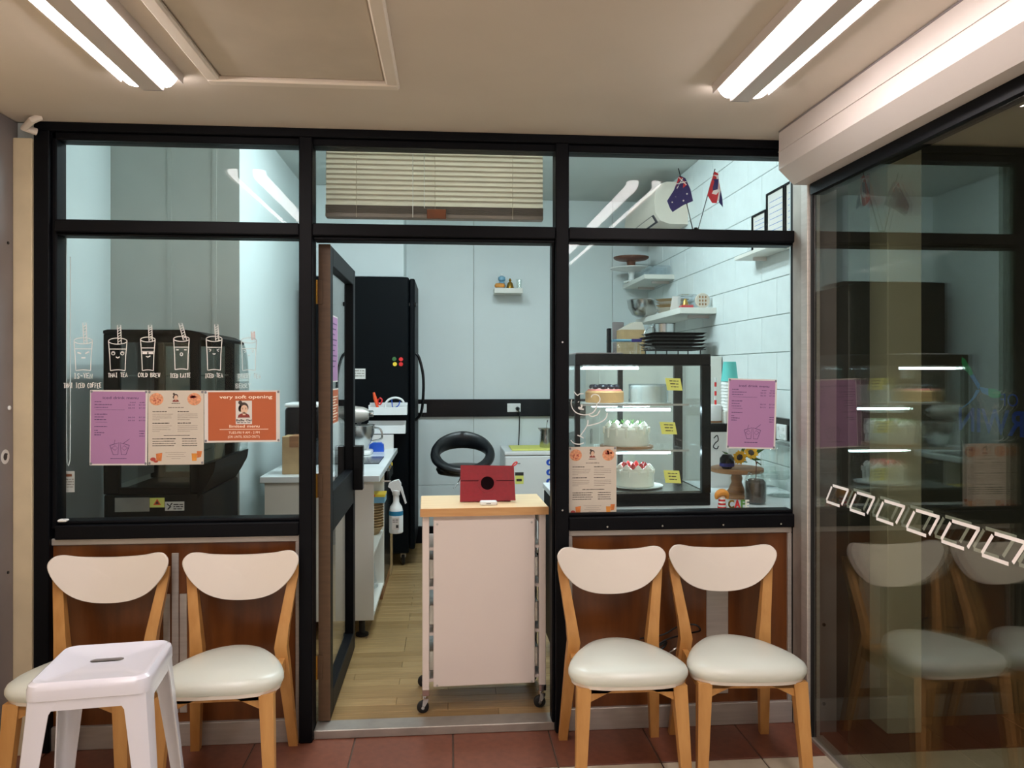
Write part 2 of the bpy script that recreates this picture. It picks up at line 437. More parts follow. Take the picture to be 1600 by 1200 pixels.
# --- front wall: frame, panes, timber spandrels
fw = struct('wall_front', B(WL0-.1, WR+.15, 3.19, 3.29, CEIL, KCEIL+.05), 'wall_grey')
obj('return', B(WL0-.1, XL-.0, 3.2, 3.29, -.1, CEIL), 'wall_white', fw)
obj('return', B(XR+.02, WR+.15, 3.2, 3.29, -.1, CEIL), 'wall_white', fw)
wf = sgroup('window_1', (0, 3.22, 0), 'black framed shopfront glazing with five panes')
ML, MR = (-.602, -.549), (.447, .503)
jx = -1.549
def fr(n, x0, x1, z0, z1, y0=FY0, y1=FY1, m='black_frame'): return obj(n, B(x0, x1, y0, y1, z0, z1, .004), m, wf)
fr('head', XL, XR, 2.43, CEIL); fr('head_bead', XL, XR, 2.40, 2.43, FY0+.02)
fr('jamb', XL, jx-.02, OUT, 2.43); fr('jamb_bead', jx-.02, jx, .85, 2.43, FY0+.02)
fr('mullion', *ML, OUT, 2.43); fr('mullion', *MR, OUT, 2.43)
fr('jamb', 1.484, XR, OUT, 2.43, FY0, 3.23)
for a, b in ((jx, ML[0]), (ML[1], MR[0]), (MR[1], 1.484)):
    fr('transom', a, b, 2.03, 2.08); 
for a, b in ((jx, ML[0]), (MR[1], 1.484)):
    fr('transom_bead', a, b, 2.02, 2.03, FY0+.02)
    fr('sill', a, b, .812, .868); fr('sill_bead', a, b, .868, .882, FY0+.025)
fr('door_stop', ML[1], MR[0], 2.015, 2.03, FY0+.02)
fr('door_stop', MR[0]-.012, MR[0], 0, 2.03, FY0+.03)
for a, b, z0, z1 in ((jx, ML[0], 2.08, 2.40), (ML[1], MR[0], 2.08, 2.40), (MR[1], 1.484, 2.08, 2.40), (jx, ML[0], .882, 2.02), (MR[1], 1.484, .882, 2.02)):
    obj('pane', B(a, b, GY, GY+.006, z0, z1), 'pane_glass', wf)
for px in (949, 1035, 1130, 1220): obj('screw', L(sx(px, FY0), FY0, [(.004,-.003),(.004,0)], 10, axis='y', cz=.828), 'steel', wf)
for z in (.1, .9, 1.6): obj('screw', L(.475, FY0, [(.004,-.003),(.004,0)], 10, axis='y', cz=z), 'steel', wf)
fr('latch', jx+.01, jx+.045, .882, .892, FY0+.0, FY0+.03, 'ceramic_white')
struct('trim_1', B(ML[1], MR[0], 3.2, 3.295, OUT, .006, .003), 'aluminium_worn', 'worn aluminium threshold strip under the doorway')
def spandrel(x0, x1, lab, strips):
    g = sgroup('wall_spandrel', ((x0+x1)/2, 3.24, OUT), lab)
    obj('wood_panel', B(x0, x1, 3.205, 3.265, .05, .80), 'wood_panel', g)
    t = .02
    obj('trim', B(x0, x1, 3.192, 3.21, .785, .812, .003), 'aluminium', g)
    for a in (x0, x1-.018): obj('trim', B(a, a+.018, 3.192, 3.21, .06, .785, .003), 'aluminium', g)
    obj('kick_plate', B(x0, x1, 3.188, 3.265, OUT, .062, .002), 'aluminium', g)
    for a, b, z0, z1 in strips: obj('cover_plate', B(a, b, 3.2, 3.205, z0, z1, .0015), 'aluminium', g)
spandrel(-1.60, ML[0], 'dark timber panel in aluminium trim under the window with drawings',
   [(sx(268,3.2), sx(279,3.2), .1, .745), (sx(255,3.2), sx(265.5,3.2), .1, .58), (sx(280.5,3.2), sx(292,3.2), .1, .58)])
spandrel(MR[1], 1.475, 'dark timber panel in aluminium trim under the cake window', [(sx(1104,3.2), sx(1138,3.2), .1, .66)])
# --- side posts, side glazing
wg = sgroup('window_2', (1.49, 1.5, OUT), 'tinted glass sliding doors along the arcade side')
obj('post', B(1.475, 1.52, 3.10, 3.188, OUT, 2.36, .003), 'aluminium_worn', wg)
obj('post', B(1.47, 1.525, 3.04, 3.10, OUT, 2.36, .004), 'aluminium', wg)
obj('seal', B(1.483, 1.502, 3.028, 3.04, OUT, 2.36), 'black_rubber', wg)
obj('pane', B(1.488, 1.498, -1.2, 3.03, OUT+.012, 2.30), 'tinted_glass', wg)
obj('pane', B(1.514, 1.522, -1.2, 2.80, OUT+.012, 2.30), 'tinted_glass', wg)
obj('floor_track', B(1.478, 1.535, -1.2, 3.04, OUT, OUT+.012), 'aluminium', wg)
obj('back_post', B(1.535, 1.62, 3.09, 3.188, OUT, CEIL), 'grey_panel', wg)
for z in (.42, .0+.09): obj('bolt', L(1.565, 3.09, [(.007,-.004),(.007,0)], 12, axis='y', cz=z), 'black_rubber', wg)
lp = sgroup('wall_side', (-1.7, 2.5, OUT), 'grey side post and cream strip beside the window with drawings')
obj('strip', B(-1.70, XL, 3.16, 3.2, OUT, CEIL-.07, .003), 'cream_paint', lp)
obj('post', B(-1.76, -1.70, 3.03, 3.2, OUT, CEIL, .003), 'grey_panel', lp)
obj('cladding', B(-1.80, -1.71, -1.2, 3.025, OUT, CEIL), 'cream_paint', lp)
def lpz(py, Y=3.1): return sz(25, py, Y)
for py in (378, 897): obj('bolt', L(-1.70, 3.128, [(.006,0),(.006,.003)], 12, axis='x', cz=lpz(py)), 'black_rubber', lp)
obj('button', L(-1.70, 3.135, [(.009,0),(.009,.004),(.004,.007)], 14, axis='x', cz=lpz(638)), 'ceramic_white', lp)
st = thing('round_sticker', 'round white sticker with dark emblem on the grey side post', 'sticker', (-1.70, 3.11, lpz(714)))
obj('sheet', L(-1.70, 3.11, [(.028,0),(.028,.0008)], 28, axis='x', cz=lpz(714)), 'paper_white', st)
pl = lambda a, b: (-1.699, 3.11+a, lpz(714)+b)
b_ = new_bm(); flat_disc(b_, 0, 0, .013, .014, pl); flat_disc(b_, .008, .008, .007, .005, lambda a, b: (-1.6988, 3.11+a, lpz(714)+b)); obj('emblem', b_, 'ink_dark', st)
# white conduit bracket at the corner of the frame
pb = [(sx(63,3.12), 3.12, CEIL), (sx(50,3.1), 3.1, sz(50,188,3.1)), (sx(38,3.13), 3.13, sz(38,200,3.13)), (sx(57,3.16), 3.16, sz(57,206,3.16))]
tag(obj('pipe_bracket', tube(new_bm(), pb, .014, 10), 'trim_paint'), 'bent white pipe bracket where ceiling meets the black frame', 'bracket')
# street side beyond the tinted glass
struct('column', B(1.82, 1.97, 3.05, 3.19, OUT, CEIL, .004), 'street_beige', 'beige column seen through the tinted glass')
struct('wall_street', B(1.62, 5.0, 3.19, 3.3, OUT, CEIL), 'dark_street', 'dark wall beyond the tinted glass')
struct('wall_far', B(5.0, 5.1, -3.5, 3.3, OUT, CEIL), 'dark_street', 'dark far wall beyond the tinted glass')

# --- open door leaf
dr = sgroup('door_1', (-.515, 3.27, 0), 'black framed glazed door standing open into the kitchen')
DX0, DX1, DY0, DY1 = -.541, -.492, 3.275, 4.14
def dp(n, y0, y1, z0, z1, m='black_frame', x0=DX0, x1=DX1, bev=.003): return obj(n, B(x0, x1, y0, y1, z0, z1, bev), m, dr)
dp('stile', DY0+.004, DY0+.075, .012, 2.012); dp('stile', DY1-.075, DY1, .012, 2.012)
dp('hinge_edge', DY0, DY0+.004, .012, 2.012, 'hinge_brown', bev=0)
dp('top_rail', DY0+.075, DY1-.075, 1.93, 2.012); dp('mid_rail', DY0+.075, DY1-.075, .79, .965); dp('bottom_rail', DY0+.075, DY1-.075, .012, .11)
dp('pane', DY0+.075, DY1-.075, .965, 1.93, 'case_glass', -.52, -.514, 0); dp('pane', DY0+.075, DY1-.075, .11, .79, 'case_glass', -.52, -.514, 0)
for z in (.24, 1.0, 1.81):
    hg = dp('hinge', DY0-.006, DY0+.0, z-.05, z+.05, 'hinge_brown', DX0-.012, DX0+.018, .001)
    obj('knuckle', L(DX0-.008, DY0-.008, [(.006, z-.05),(.006, z+.05)], 10), 'brass', hg)
dp('latch', DY1-.09, DY1-.03, .86, 1.09, 'black_gloss', DX1, DX1+.05)
dp('latch', DY1-.09, DY1-.03, .86, 1.09, 'black_gloss', DX0-.03, DX0)

# ================================================================== CEILING LAMPS AND SHUTTER BOX
def twin_lamp(x, y0, y1, label):
    t = thing('ceiling_light', label, 'lamp', (x, (y0+y1)/2, CEIL), group='twin tube lamps on the arcade ceiling')
    obj('base_tray', B(x-.098, x+.098, y0, y1+.006, CEIL-.012, CEIL, .003), 'shutter_metal', t)
    for s in (-1, 1): obj('side_rim', B(*sorted((x+s*.096, x+s*.101)), y0, y1-.012, CEIL-.034, CEIL, .001), 'shutter_metal', t)
    obj('spine', B(x-.036, x+.036, y0+.01, y1-.004, CEIL-.056, CEIL-.012, .004), 'shutter_metal', t)
    for s in (-1, 1):
        bm = new_bm(); rings = []; N = 8
        prof = [(.037, .012), (.037, .05), (.05, .054), (.065, .05), (.08, .038), (.09, .024), (.094, .012)]
        for k in range(N+1):                                     # rounded far end
            a = k/N*PI/2; yy = y1-.05+.05*math.sin(a); sc = .35+.65*math.cos(a)
            rings.append([(x+s*(.037+(p-.037)*sc), yy, CEIL-.012-(q-.012)*(.55+.45*math.cos(a))) for p, q in prof])
        rings = [[(x+s*p, y0, CEIL-q) for p, q in prof]]+rings
        loft(bm, rings); obj('diffuser', bm, 'arcade_tube', t)
    obj('end_cap', B(x-.034, x+.034, y1-.004, y1+.004, CEIL-.054, CEIL-.002, .002), 'grey_panel', t)
    obj('end_cap', B(x-.1, x+.1, y0-.01, y0, CEIL-.055, CEIL, .004), 'trim_paint', t)
    return t
twin_lamp(-.975, 1.12, 2.64, 'glowing twin tube lamp beside the ceiling hatch')
twin_lamp(1.005, 1.12, 2.58, 'glowing twin tube lamp beside the roller shutter box')
twin_lamp(-.975, -.55, 1.0, 'twin tube lamp overhead, in line behind the one beside the hatch')
twin_lamp(1.005, -.55, 1.0, 'twin tube lamp overhead, in line behind the one beside the shutter box')
def batten(x, y0, y1, label):
    t = thing('batten_light', label, 'lamp', (x, (y0+y1)/2, KCEIL), group='tube lamps on the kitchen ceiling')
    obj('housing', B(x-.06, x+.06, y0, y1, KCEIL-.03, KCEIL, .004), 'white_plastic', t)
    obj('diffuser', prism(new_bm(), [(x-.055, KCEIL-.03), (x-.05, KCEIL-.055), (x-.02, KCEIL-.072), (x+.02, KCEIL-.072), (x+.05, KCEIL-.055), (x+.055, KCEIL-.03)], y0+.01, y1-.01), 'kitchen_tube', t)
batten(.45, 3.74, 4.90, 'white tube lamp on the kitchen ceiling behind the blind, above the cake case')
batten(-.18, 3.74, 4.90, 'white tube lamp on the kitchen ceiling behind the blind, above the trolley')
# roller shutter housing
bx = thing('roller_shutter_box', 'long grey roller shutter box running under the ceiling above the tinted glass', 'shutter', (1.43, 1.0, 2.24))
pf = [(1.354, CEIL-.002), (1.352, 2.305), (1.415, 2.245), (1.56, 2.245), (1.56, CEIL-.002)]
obj('housing', prism(new_bm(), pf, -1.2, 3.05), 'shutter_metal', bx)
obj('seam', B(1.349, 1.3535, -1.2, 3.048, 2.376, 2.378), 'shutter_metal', bx)
obj('shadow_gap', B(1.352, 1.356, -1.2, 3.05, CEIL-.008, CEIL-.002), 'grey_panel', bx)
obj('guide_channel', B(1.476, 1.535, -1.2, 3.03, 2.20, 2.245), 'black_frame', bx)

# ================================================================== CHAIRS AND STOOL
def ring_from(o, s, zf): return [(p[0]*s, p[1]*s+(-.0)*(1-s), zf) for p in o]
def make_chair(label):
    t = thing('dining_chair', label, 'chair', group='white and birch chairs along the shopfront')
    half = [(0,-.212), (.11,-.208), (.182,-.183), (.217,-.125), (.203,-.04), (.148,.075), (.082,.15), (0,.178)]
    pts = half+[(-a, b) for a, b in half[-2:0:-1]]
    ol = smooth_closed(pts, 5)
    rings = [ring_from(ol, s, z) for s, z in ((.9,.398),(.975,.400),(1,.412),(1.0,.424),(.975,.436),(.9,.447),(.75,.454),(.5,.458),(.02,.459))]
    obj('seat', loft(new_bm(), rings), 'chair_vinyl', t, True)
    obj('seat_board', loft(new_bm(), [ring_from(ol, .955, .386), ring_from(ol, .965, .399)]), 'chair_white', t, True)
    for s in (-1, 1):
        fl_ = new_bm(); beam(fl_, (s*.172, -.165, .388), (s*.192, -.205, 0), .05, .042, .034, .03); obj('leg', fl_, 'birch', t, True)
        rl = new_bm()
        P = [(s*.19, .262, 0, .034, .03), (s*.165, .188, .36, .046, .042), (s*.158, .176, .43, .048, .046), (s*.166, .186, .50, .042, .042), (s*.196, .232, .70, .036, .022), (s*.198, .236, .735, .032, .014)]
        R = []
        for i, (x, y, z, w_, d_) in enumerate(P): R.append([(x+a*w_/2, y+b*d_/2, z) for a, b in ((-1,-1),(1,-1),(1,1),(-1,1))])
        loft(rl, R); obj('leg', rl, 'birch', t, True)
        ap = new_bm(); beam(ap, (s*.17, -.15, .362), (s*.163, .17, .362), .022, .05, .022, .05); obj('side_rail', ap, 'birch', t, True)
        br = new_bm(); prism(br, [(s*.15, .386), (s*.05, .386), (s*.15, .338)], -.178, -.156); obj('corner_bracket', br, 'birch', t, True)
    obj('cross_rail', B(-.16, .16, -.178, -.158, .368, .386), 'birch', t, True)
    obj('cross_rail', B(-.15, .15, .16, .18, .35, .386), 'birch', t, True)
    hb = [(0,.779), (.11,.785), (.175,.797), (.207,.789), (.221,.758), (.196,.70), (.145,.645), (.08,.615), (0,.606)]
    bo = smooth_closed(hb+[(-a, b) for a, b in hb[-2:0:-1]], 5)
    cx, cz = 0, .70
    def shell(s, off):
        r = []
        for p in bo:
            x = cx+(p[0]-cx)*s; z = cz+(p[1]-cz)*s
            y = .262-.85*x*x+.16*(z-.70)+off
            r.append((x, y, z))
        return r
    rr = [shell(.02,-.0065), shell(.35,-.0065), shell(.65,-.0065), shell(.9,-.0065), shell(.985,-.006), shell(1,-.0025), shell(1,.0025), shell(.985,.006), shell(.9,.0065), shell(.65,.0065), shell(.35,.0065), shell(.02,.0065)]
    for a in (0,): pass
    obj('backrest', loft(new_bm(), [[(x, y-.036, z) for x, y, z in r] for r in rr]), 'chair_white', t, True)
    return t
ch0 = make_chair('white-backed birch chair under the cake window, nearer the doorway')
ch0.location = (.655, 2.86, OUT); ch0.rotation_euler = (0, 0, math.radians(-1)); WL[ch0] = ch0.location.copy()
dup(ch0, (1.105, 2.86, OUT), math.radians(-4), 'white-backed birch chair under the cake window, next to the tinted glass')
dup(ch0, (-.805, 2.90, OUT), math.radians(1.5), 'white-backed birch chair beside the doorway under the window with drawings')
dup(ch0, (-1.30, 2.90, OUT), math.radians(3), 'white-backed birch chair half hidden behind the white metal stool')

def make_stool():
    t = thing('metal_stool', 'white metal stool with a hand slot, standing before the two chairs', 'stool', (-1.0, 2.335, OUT), math.radians(7))
    H, hw = .665, .158
    def rr(h, r, n=6, z=0):
        o = []
        for k, (cx, cy) in enumerate(((1,1),(-1,1),(-1,-1),(1,-1))):
            for i in range(n+1):
                a = PI/2*(k+i/n); o.append(((h-r)*cx+r*math.cos(a), (h-r)*cy+r*math.sin(a), z))
        return o
    bm = new_bm()
    prof = [(hw-.004, .03, H-.048), (hw, .032, H-.046), (hw, .034, H-.02), (hw-.003, .034, H-.008), (hw-.012, .032, H), (hw-.024, .03, H-.001), (hw-.034, .028, H-.006)]
    loft(bm, [rr(a, b, 6, z) for a, b, z in prof], False, False)
    bm.verts.ensure_lookup_table(); bm.edges.ensure_lookup_table()
    outer = [e for e in bm.edges if len(e.link_faces) == 1 and all(abs(v.co.z-(H-.006)) < 1e-5 for v in e.verts)]
    sl = []
    for k in range(20):
        a = 2*PI*k/20; cx = .03*(1 if math.cos(a) >= 0 else -1)
        sl.append(bm.verts.new((cx+.016*math.cos(a), .024+.016*math.sin(a), H-.008)))
    low = [bm.verts.new((v.co.x, v.co.y, H-.011)) for v in sl]
    inner = [bm.edges.new((sl[k], sl[(k+1) % 20])) for k in range(20)]
    for k in range(20): bm.faces.new((sl[k], sl[(k+1) % 20], low[(k+1) % 20], low[k]))
    bmesh.ops.triangle_fill(bm, use_beauty=True, edges=outer+inner)
    obj('seat', bm, 'stool_white', t, True)
    obj('slot_shade_sheet', B(-hw+.03, hw-.03, -hw+.03, hw-.03, H-.05, H-.047), 'black_rubber', t, True)  # black sheet added so the hand slot looks shaded inside
    for sx_ in (-1, 1):
        for sy_ in (-1, 1):
            bm = new_bm(); th = .004
            def sec(c, wd, z):       # L section with a rounded corner
                r = .02
                o = [(c-wd, c), (c-r, c), (c-r*.3, c-r*.3+.004), (c, c-r), (c, c-wd), (c-th, c-wd), (c-th, c-r), (c-r*.3-th, c-r*.3), (c-r, c-th), (c-wd, c-th)]
                o[2] = (c-r*.3, c-r*.3); o[7] = (c-r*.3-th, c-r*.3-th)
                return [(sx_*a, sy_*b, z) for a, b in o]
            loft(bm, [sec(.205, .036, .012), sec(.18, .046, .30), sec(.157, .062, .58), sec(.1545, .085, H-.045)])
            lg = obj('leg', bm, 'stool_white', t, True)
            obj('rubber_foot', B(*sorted((sx_*.207, sx_*.165)), *sorted((sy_*.207, sy_*.165)), 0, .014), 'black_rubber', lg, True)
    for s in (-1, 1):
        obj('brace', B(-.17, .17, s*.181-.002, s*.181+.002, .19, .222), 'stool_white', t, True)
        obj('brace', B(s*.181-.002, s*.181+.002, -.17, .17, .19, .222), 'stool_white', t, True)
        obj('skirt', B(-.10, .10, s*.153-.002, s*.153+.002, H-.075, H-.045), 'stool_white', t, True)
        obj('skirt', B(s*.153-.002, s*.153+.002, -.10, .10, H-.075, H-.045), 'stool_white', t, True)
make_stool()
# cord with plug between the two chairs under the cake window
cd = thing('extension_lead', 'black cord with a plug hooked over the chair posts under the cake window', 'cord', (.85, 3.05, .36))
pts = smooth_open([(sx(1000,3.075),3.075,sz(1000,998,3.075)), (sx(1035,3.10),3.10,sz(1035,992,3.10)), (sx(1060,3.09),3.09,sz(1060,979,3.09)), (sx(1085,3.04),3.04,sz(1085,976,3.04)), (sx(1094,3.06),3.06,sz(1094,985,3.06)), (sx(1075,3.12),3.12,sz(1075,990,3.12)), (sx(1040,3.13),3.13,sz(1040,1000,3.13)), (sx(1022,3.13),3.13,sz(1022,1014,3.13))], 6)
obj('cable', tube(new_bm(), pts, .0035, 8), 'black_rubber', cd)
obj('cable', tube(new_bm(), smooth_open([(sx(1022,3.13),3.13,sz(1022,1014,3.13)), (sx(1040,3.14),3.14,sz(1040,1003,3.14)), (sx(1036,3.14),3.14,sz(1036,1012,3.14)), (sx(1022,3.13),3.13,sz(1022,1018,3.13))], 6), .006, 8), 'black_rubber', cd)
a, b = Vector((sx(1043,3.1),3.1,sz(1043,1021,3.1))), Vector((sx(1067,3.1),3.1,sz(1067,1007,3.1)))
pts = [a+(b-a)*k/6 for k in range(7)]
obj('plug', tube(new_bm(), pts, [.002,.003,.005,.009,.007,.009,.002], 10), 'steel', cd)

# ================================================================== TROLLEY WITH TABLET
tr = thing('kitchen_trolley', 'white trolley with butcher block top standing in the doorway', 'trolley', (.155, 3.50, 0), math.radians(1.5))
tw, td, th = .272, .155, .888
top = obj('worktop', B(-tw-.006, tw+.006, -td-.02, td+.02, th-.035, th, .003), 'butcher_block', tr, True)
obj('edge_band', B(-tw-.007, tw+.007, -td-.0215, -td-.02, th-.035, th-.001), 'butcher_edge', top, True)
pw = .030
for s in (-1, 1):
    for q in (-1, 1):
        lg = obj('post', B(*sorted((s*(tw-.002), s*(tw-.002-pw))), *sorted((q*td, q*(td-pw))), .10, th-.035, .002), 'white_paint', tr, True)
        cx, cy = s*(tw-.002-pw/2), q*(td-pw/2)
        obj('caster_socket', B(cx-.016, cx+.016, cy-.016, cy+.016, .074, .102, .002), 'chrome', lg, True)
        cst = obj('caster', L(cx-.012, cy-.006, [(.014,-.010),(.022,-.009),(.026,-.006),(.026,.006),(.022,.009),(.014,.010)], 22, axis='y', cz=.026), 'black_rubber', tr, True)
        obj('fork', prism(new_bm(), [(cx-.017,.022),(cx-.009,.022),(cx+.012,.056),(cx+.012,.066),(cx-.010,.066)], cy-.020, cy-.017), 'chrome', cst, True)
        obj('axle_cap', L(cx-.012, cy-.02, [(.007,-.003),(.007,0)], 12, axis='y', cz=.026), 'chrome', cst, True)
        obj('swivel', L(cx-.005, cy, [(.011,.052),(.014,.058),(.014,.075)], 14), 'chrome', cst, True)
for q in (-1, 1): obj('apron', B(-tw+.05, tw-.05, *sorted((q*td*.985, q*(td-.018))), th-.075, th-.035), 'white_paint', tr, True)
for s in (-1, 1): obj('apron', B(*sorted((s*(tw-.014), s*(tw-.032))), -td+.036, td-.036, th-.075, th-.035), 'white_paint', tr, True)
pn = obj('panel', B(-.222, .220, -td-.009, -td+.004, .115, .835, .003), 'white_paint', tr, True)
for a in (-.212, .212):
    for z in (.122, .818): obj('screw', L(a*.97, -td-.009, [(.005,-.002),(.005,0)], 12, axis='y', cz=z), 'aluminium', pn, True)
for z in (.13, .33, .53, .70):
    sh = obj('shelf', B(-tw+.02, tw-.02, -td+.012, td-.012, z, z+.014, .001), 'white_paint', tr, True)
for z in (.17, .37, .57): obj('basket', B(-tw+.03, tw-.03, -td+.03, td-.03, z, z+.09, .004), 'steel', tr, True)

tb = thing('tablet_case', 'red leather tablet case propped upright on the trolley', 'tablet', (.178, 3.475, th), 0, rot=(math.radians(-14), 0, math.radians(-2)))
bw_, bhh = .124, .165
obj('cover', prism(new_bm(), [(-bw_, 0), (bw_+.003, .004), (bw_-.003, bhh-.004), (-bw_+.002, bhh)], -.012, 0), 'red_leather', tb, True)
obj('fold', B(-bw_+.004, bw_-.004, -.0135, -.012, bhh*.56, bhh*.575), 'dark_red', tb, True)
obj('swivel_ring', L(0, -.012, [(.042,.0),(.042,-.003),(.031,-.003),(.029,0)], 28, axis='y', cz=bhh*.5), 'red_leather', tb, True)
obj('swivel_hole', L(0, -.012, [(.030,-.0005),(.030,-.002)], 28, axis='y', cz=bhh*.5), 'dark_red', tb, True)
obj('kickstand', loft(new_bm(), [[(-bw_+.02, y, z), (bw_-.02, y, z), (bw_-.02, y, z+.004), (-bw_+.02, y, z+.004)] for y, z in ((0, .001), (.09, .0235))]), 'red_leather', tb, True)
obj('strap', tube(new_bm(), smooth_closed([(bw_-.012,.0,bhh-.008),(bw_,0,bhh+.01),(bw_+.012,0,bhh+.014),(bw_+.008,0,bhh+.004)], 4), .003, 8), 'red_plastic', tb, True)
cr = thing('card_reader', 'small white card reader lying in front of the red tablet case', 'card reader', (.178, 3.395, th))
obj('body', B(.14, .216, 3.375, 3.415, th, th+.018, .006, 2), 'white_plastic', cr); obj('slot', B(.168, .188, 3.3742, 3.376, th+.007, th+.010), 'ink_dark', cr)

# ================================================================== MARKS AND PAPERS ON THE GLASS
GP = GY-.001
def gpl(y): return lambda px, py: (sx(px, y), y, sz(px, py, y))      # glass plane laid out from the survey photo
def face_portrait(root, cx, cz, s, y):
    P = lambda d: (lambda a, b: (cx+a*s, y-d, cz+b*s))
    b_ = new_bm(); flat_poly(b_, [(-.5,-.62),(.5,-.62),(.42,-.38),(.18,-.27),(-.18,-.27),(-.42,-.38)], P(0)); obj('portrait_dress', b_, 'dress_print', root, True)
    b_ = new_bm(); flat_disc(b_, .0, .22, .38, .42, P(.0003)); flat_disc(b_, -.28, .62, .16, .16, P(.0003)); flat_disc(b_, -.3, .12, .14, .26, P(.0003)); obj('portrait_hair', b_, 'hair_print', root, True)
    b_ = new_bm(); flat_disc(b_, .04, .06, .28, .36, P(.0006)); flat_rect(b_, -.08, .14, -.42, -.2, P(.0006)); obj('portrait_face', b_, 'skin_print', root, True)
    b_ = new_bm()
    for e in (-.1, .17): flat_disc(b_, e, .1, .045, .03, P(.0009), 10); flat_rect(b_, e-.07, e+.07, .18, .2, P(.0009))
    flat_disc(b_, .04, -.17, .06, .02, P(.0009), 10); obj('portrait_features', b_, 'hair_print', root, True)
def poster(name, label, px0, px1, py0, py1, rot=0, y=GP, margin=(.018,.035,.02,.02), ground='print_mauve', sheet='paper_white', group=None):
    x0, x1 = sx(px0, y), sx(px1, y); pm = (px0+px1)/2
    z1, z0 = sz(pm, py0, y), sz(pm, py1, y)
    W, H = x1-x0, z1-z0
    t = thing(name, label, 'poster', ((x0+x1)/2, y, z0), group=group, rot=(0, rot, 0))
    obj('sheet', B(-W/2, W/2, -.0008, 0, 0, H), sheet, t, True)
    if ground:
        b_ = new_bm(); flat_rect(b_, -W/2+W*margin[0], W/2-W*margin[1], H*margin[3], H-H*margin[2], lambda a, b: (a, -.0011, b)); obj('print_area', b_, ground, t, True)
    b_ = new_bm()
    for a in (-W/2+.006, W/2-.006):
        for b in (.007, H-.007): flat_disc(b_, a, b, .0045, .0055, lambda a, b: (a, -.0016, b), 10)
    obj('corner_dots', b_, 'tape_grey', t, True)
    return t, W, H, (lambda a, b: (-W/2+a*W, -.0014, H-b*H))          # fractions across and down
def drink_menu(t, W, H, P, seed=1):
    rnd = random.Random(seed)
    Q = lambda a, b: P(a, 1-b)                                          # lettering runs upwards
    b_ = new_bm(); lettering(b_, 'iced drink menu', .22, .84, 1-.118, .033, Q, bold=.008)
    obj('title', b_, 'ink_purple', t, True)
    b_ = new_bm()
    for v, l in ((.160,.13),(.198,.30),(.234,.23),(.325,.22),(.362,.16),(.398,.2),(.49,.22),(.54,.06),(.57,.17),(.60,.11)):
        fine_print(b_, .08, .08+l, 1-v, .010, Q, rnd)
    fine_print(b_, .1, .6, 1-.265, .005, Q, rnd); fine_print(b_, .1, .3, 1-.43, .005, Q, rnd)
    for v in (.205,.245,.37,.412):
        for a in (.665, .85): lettering(b_, '$6.50' if a < .7 else '$7.50', a, a+.115, 1-v, .017, Q)
    for v in (.55,.583,.615): fine_print(b_, .86, .95, 1-v, .010, Q, rnd)
    for a in (.69,.86): fine_print(b_, a, a+.1, 1-.168, .009, Q, rnd)
    fine_print(b_, .36, .64, .085, .010, Q, rnd); obj('lettering', b_, 'ink_purple', t, True)
    b_ = new_bm()
    for s, c in ((1,.44),(-1,.60)):
        f = lambda x, v: (c+s*x, 1-v)
        ribbon(b_, [f(-.09,.735), f(-.03,.86), f(.05,.86), f(.07,.70), f(-.09,.735)], .008, Q)
        ribbon(b_, [f(-.06,.77), f(.0,.80), f(.045,.77), f(.0,.74), f(-.06,.77)], .005, Q)
        ribbon(b_, [f(-.02,.72), f(.0,.66)] if s > 0 else [f(.02,.71), f(-.09,.65)], .006, Q)
    obj('cup_drawing', b_, 'ink_purple', t, True)
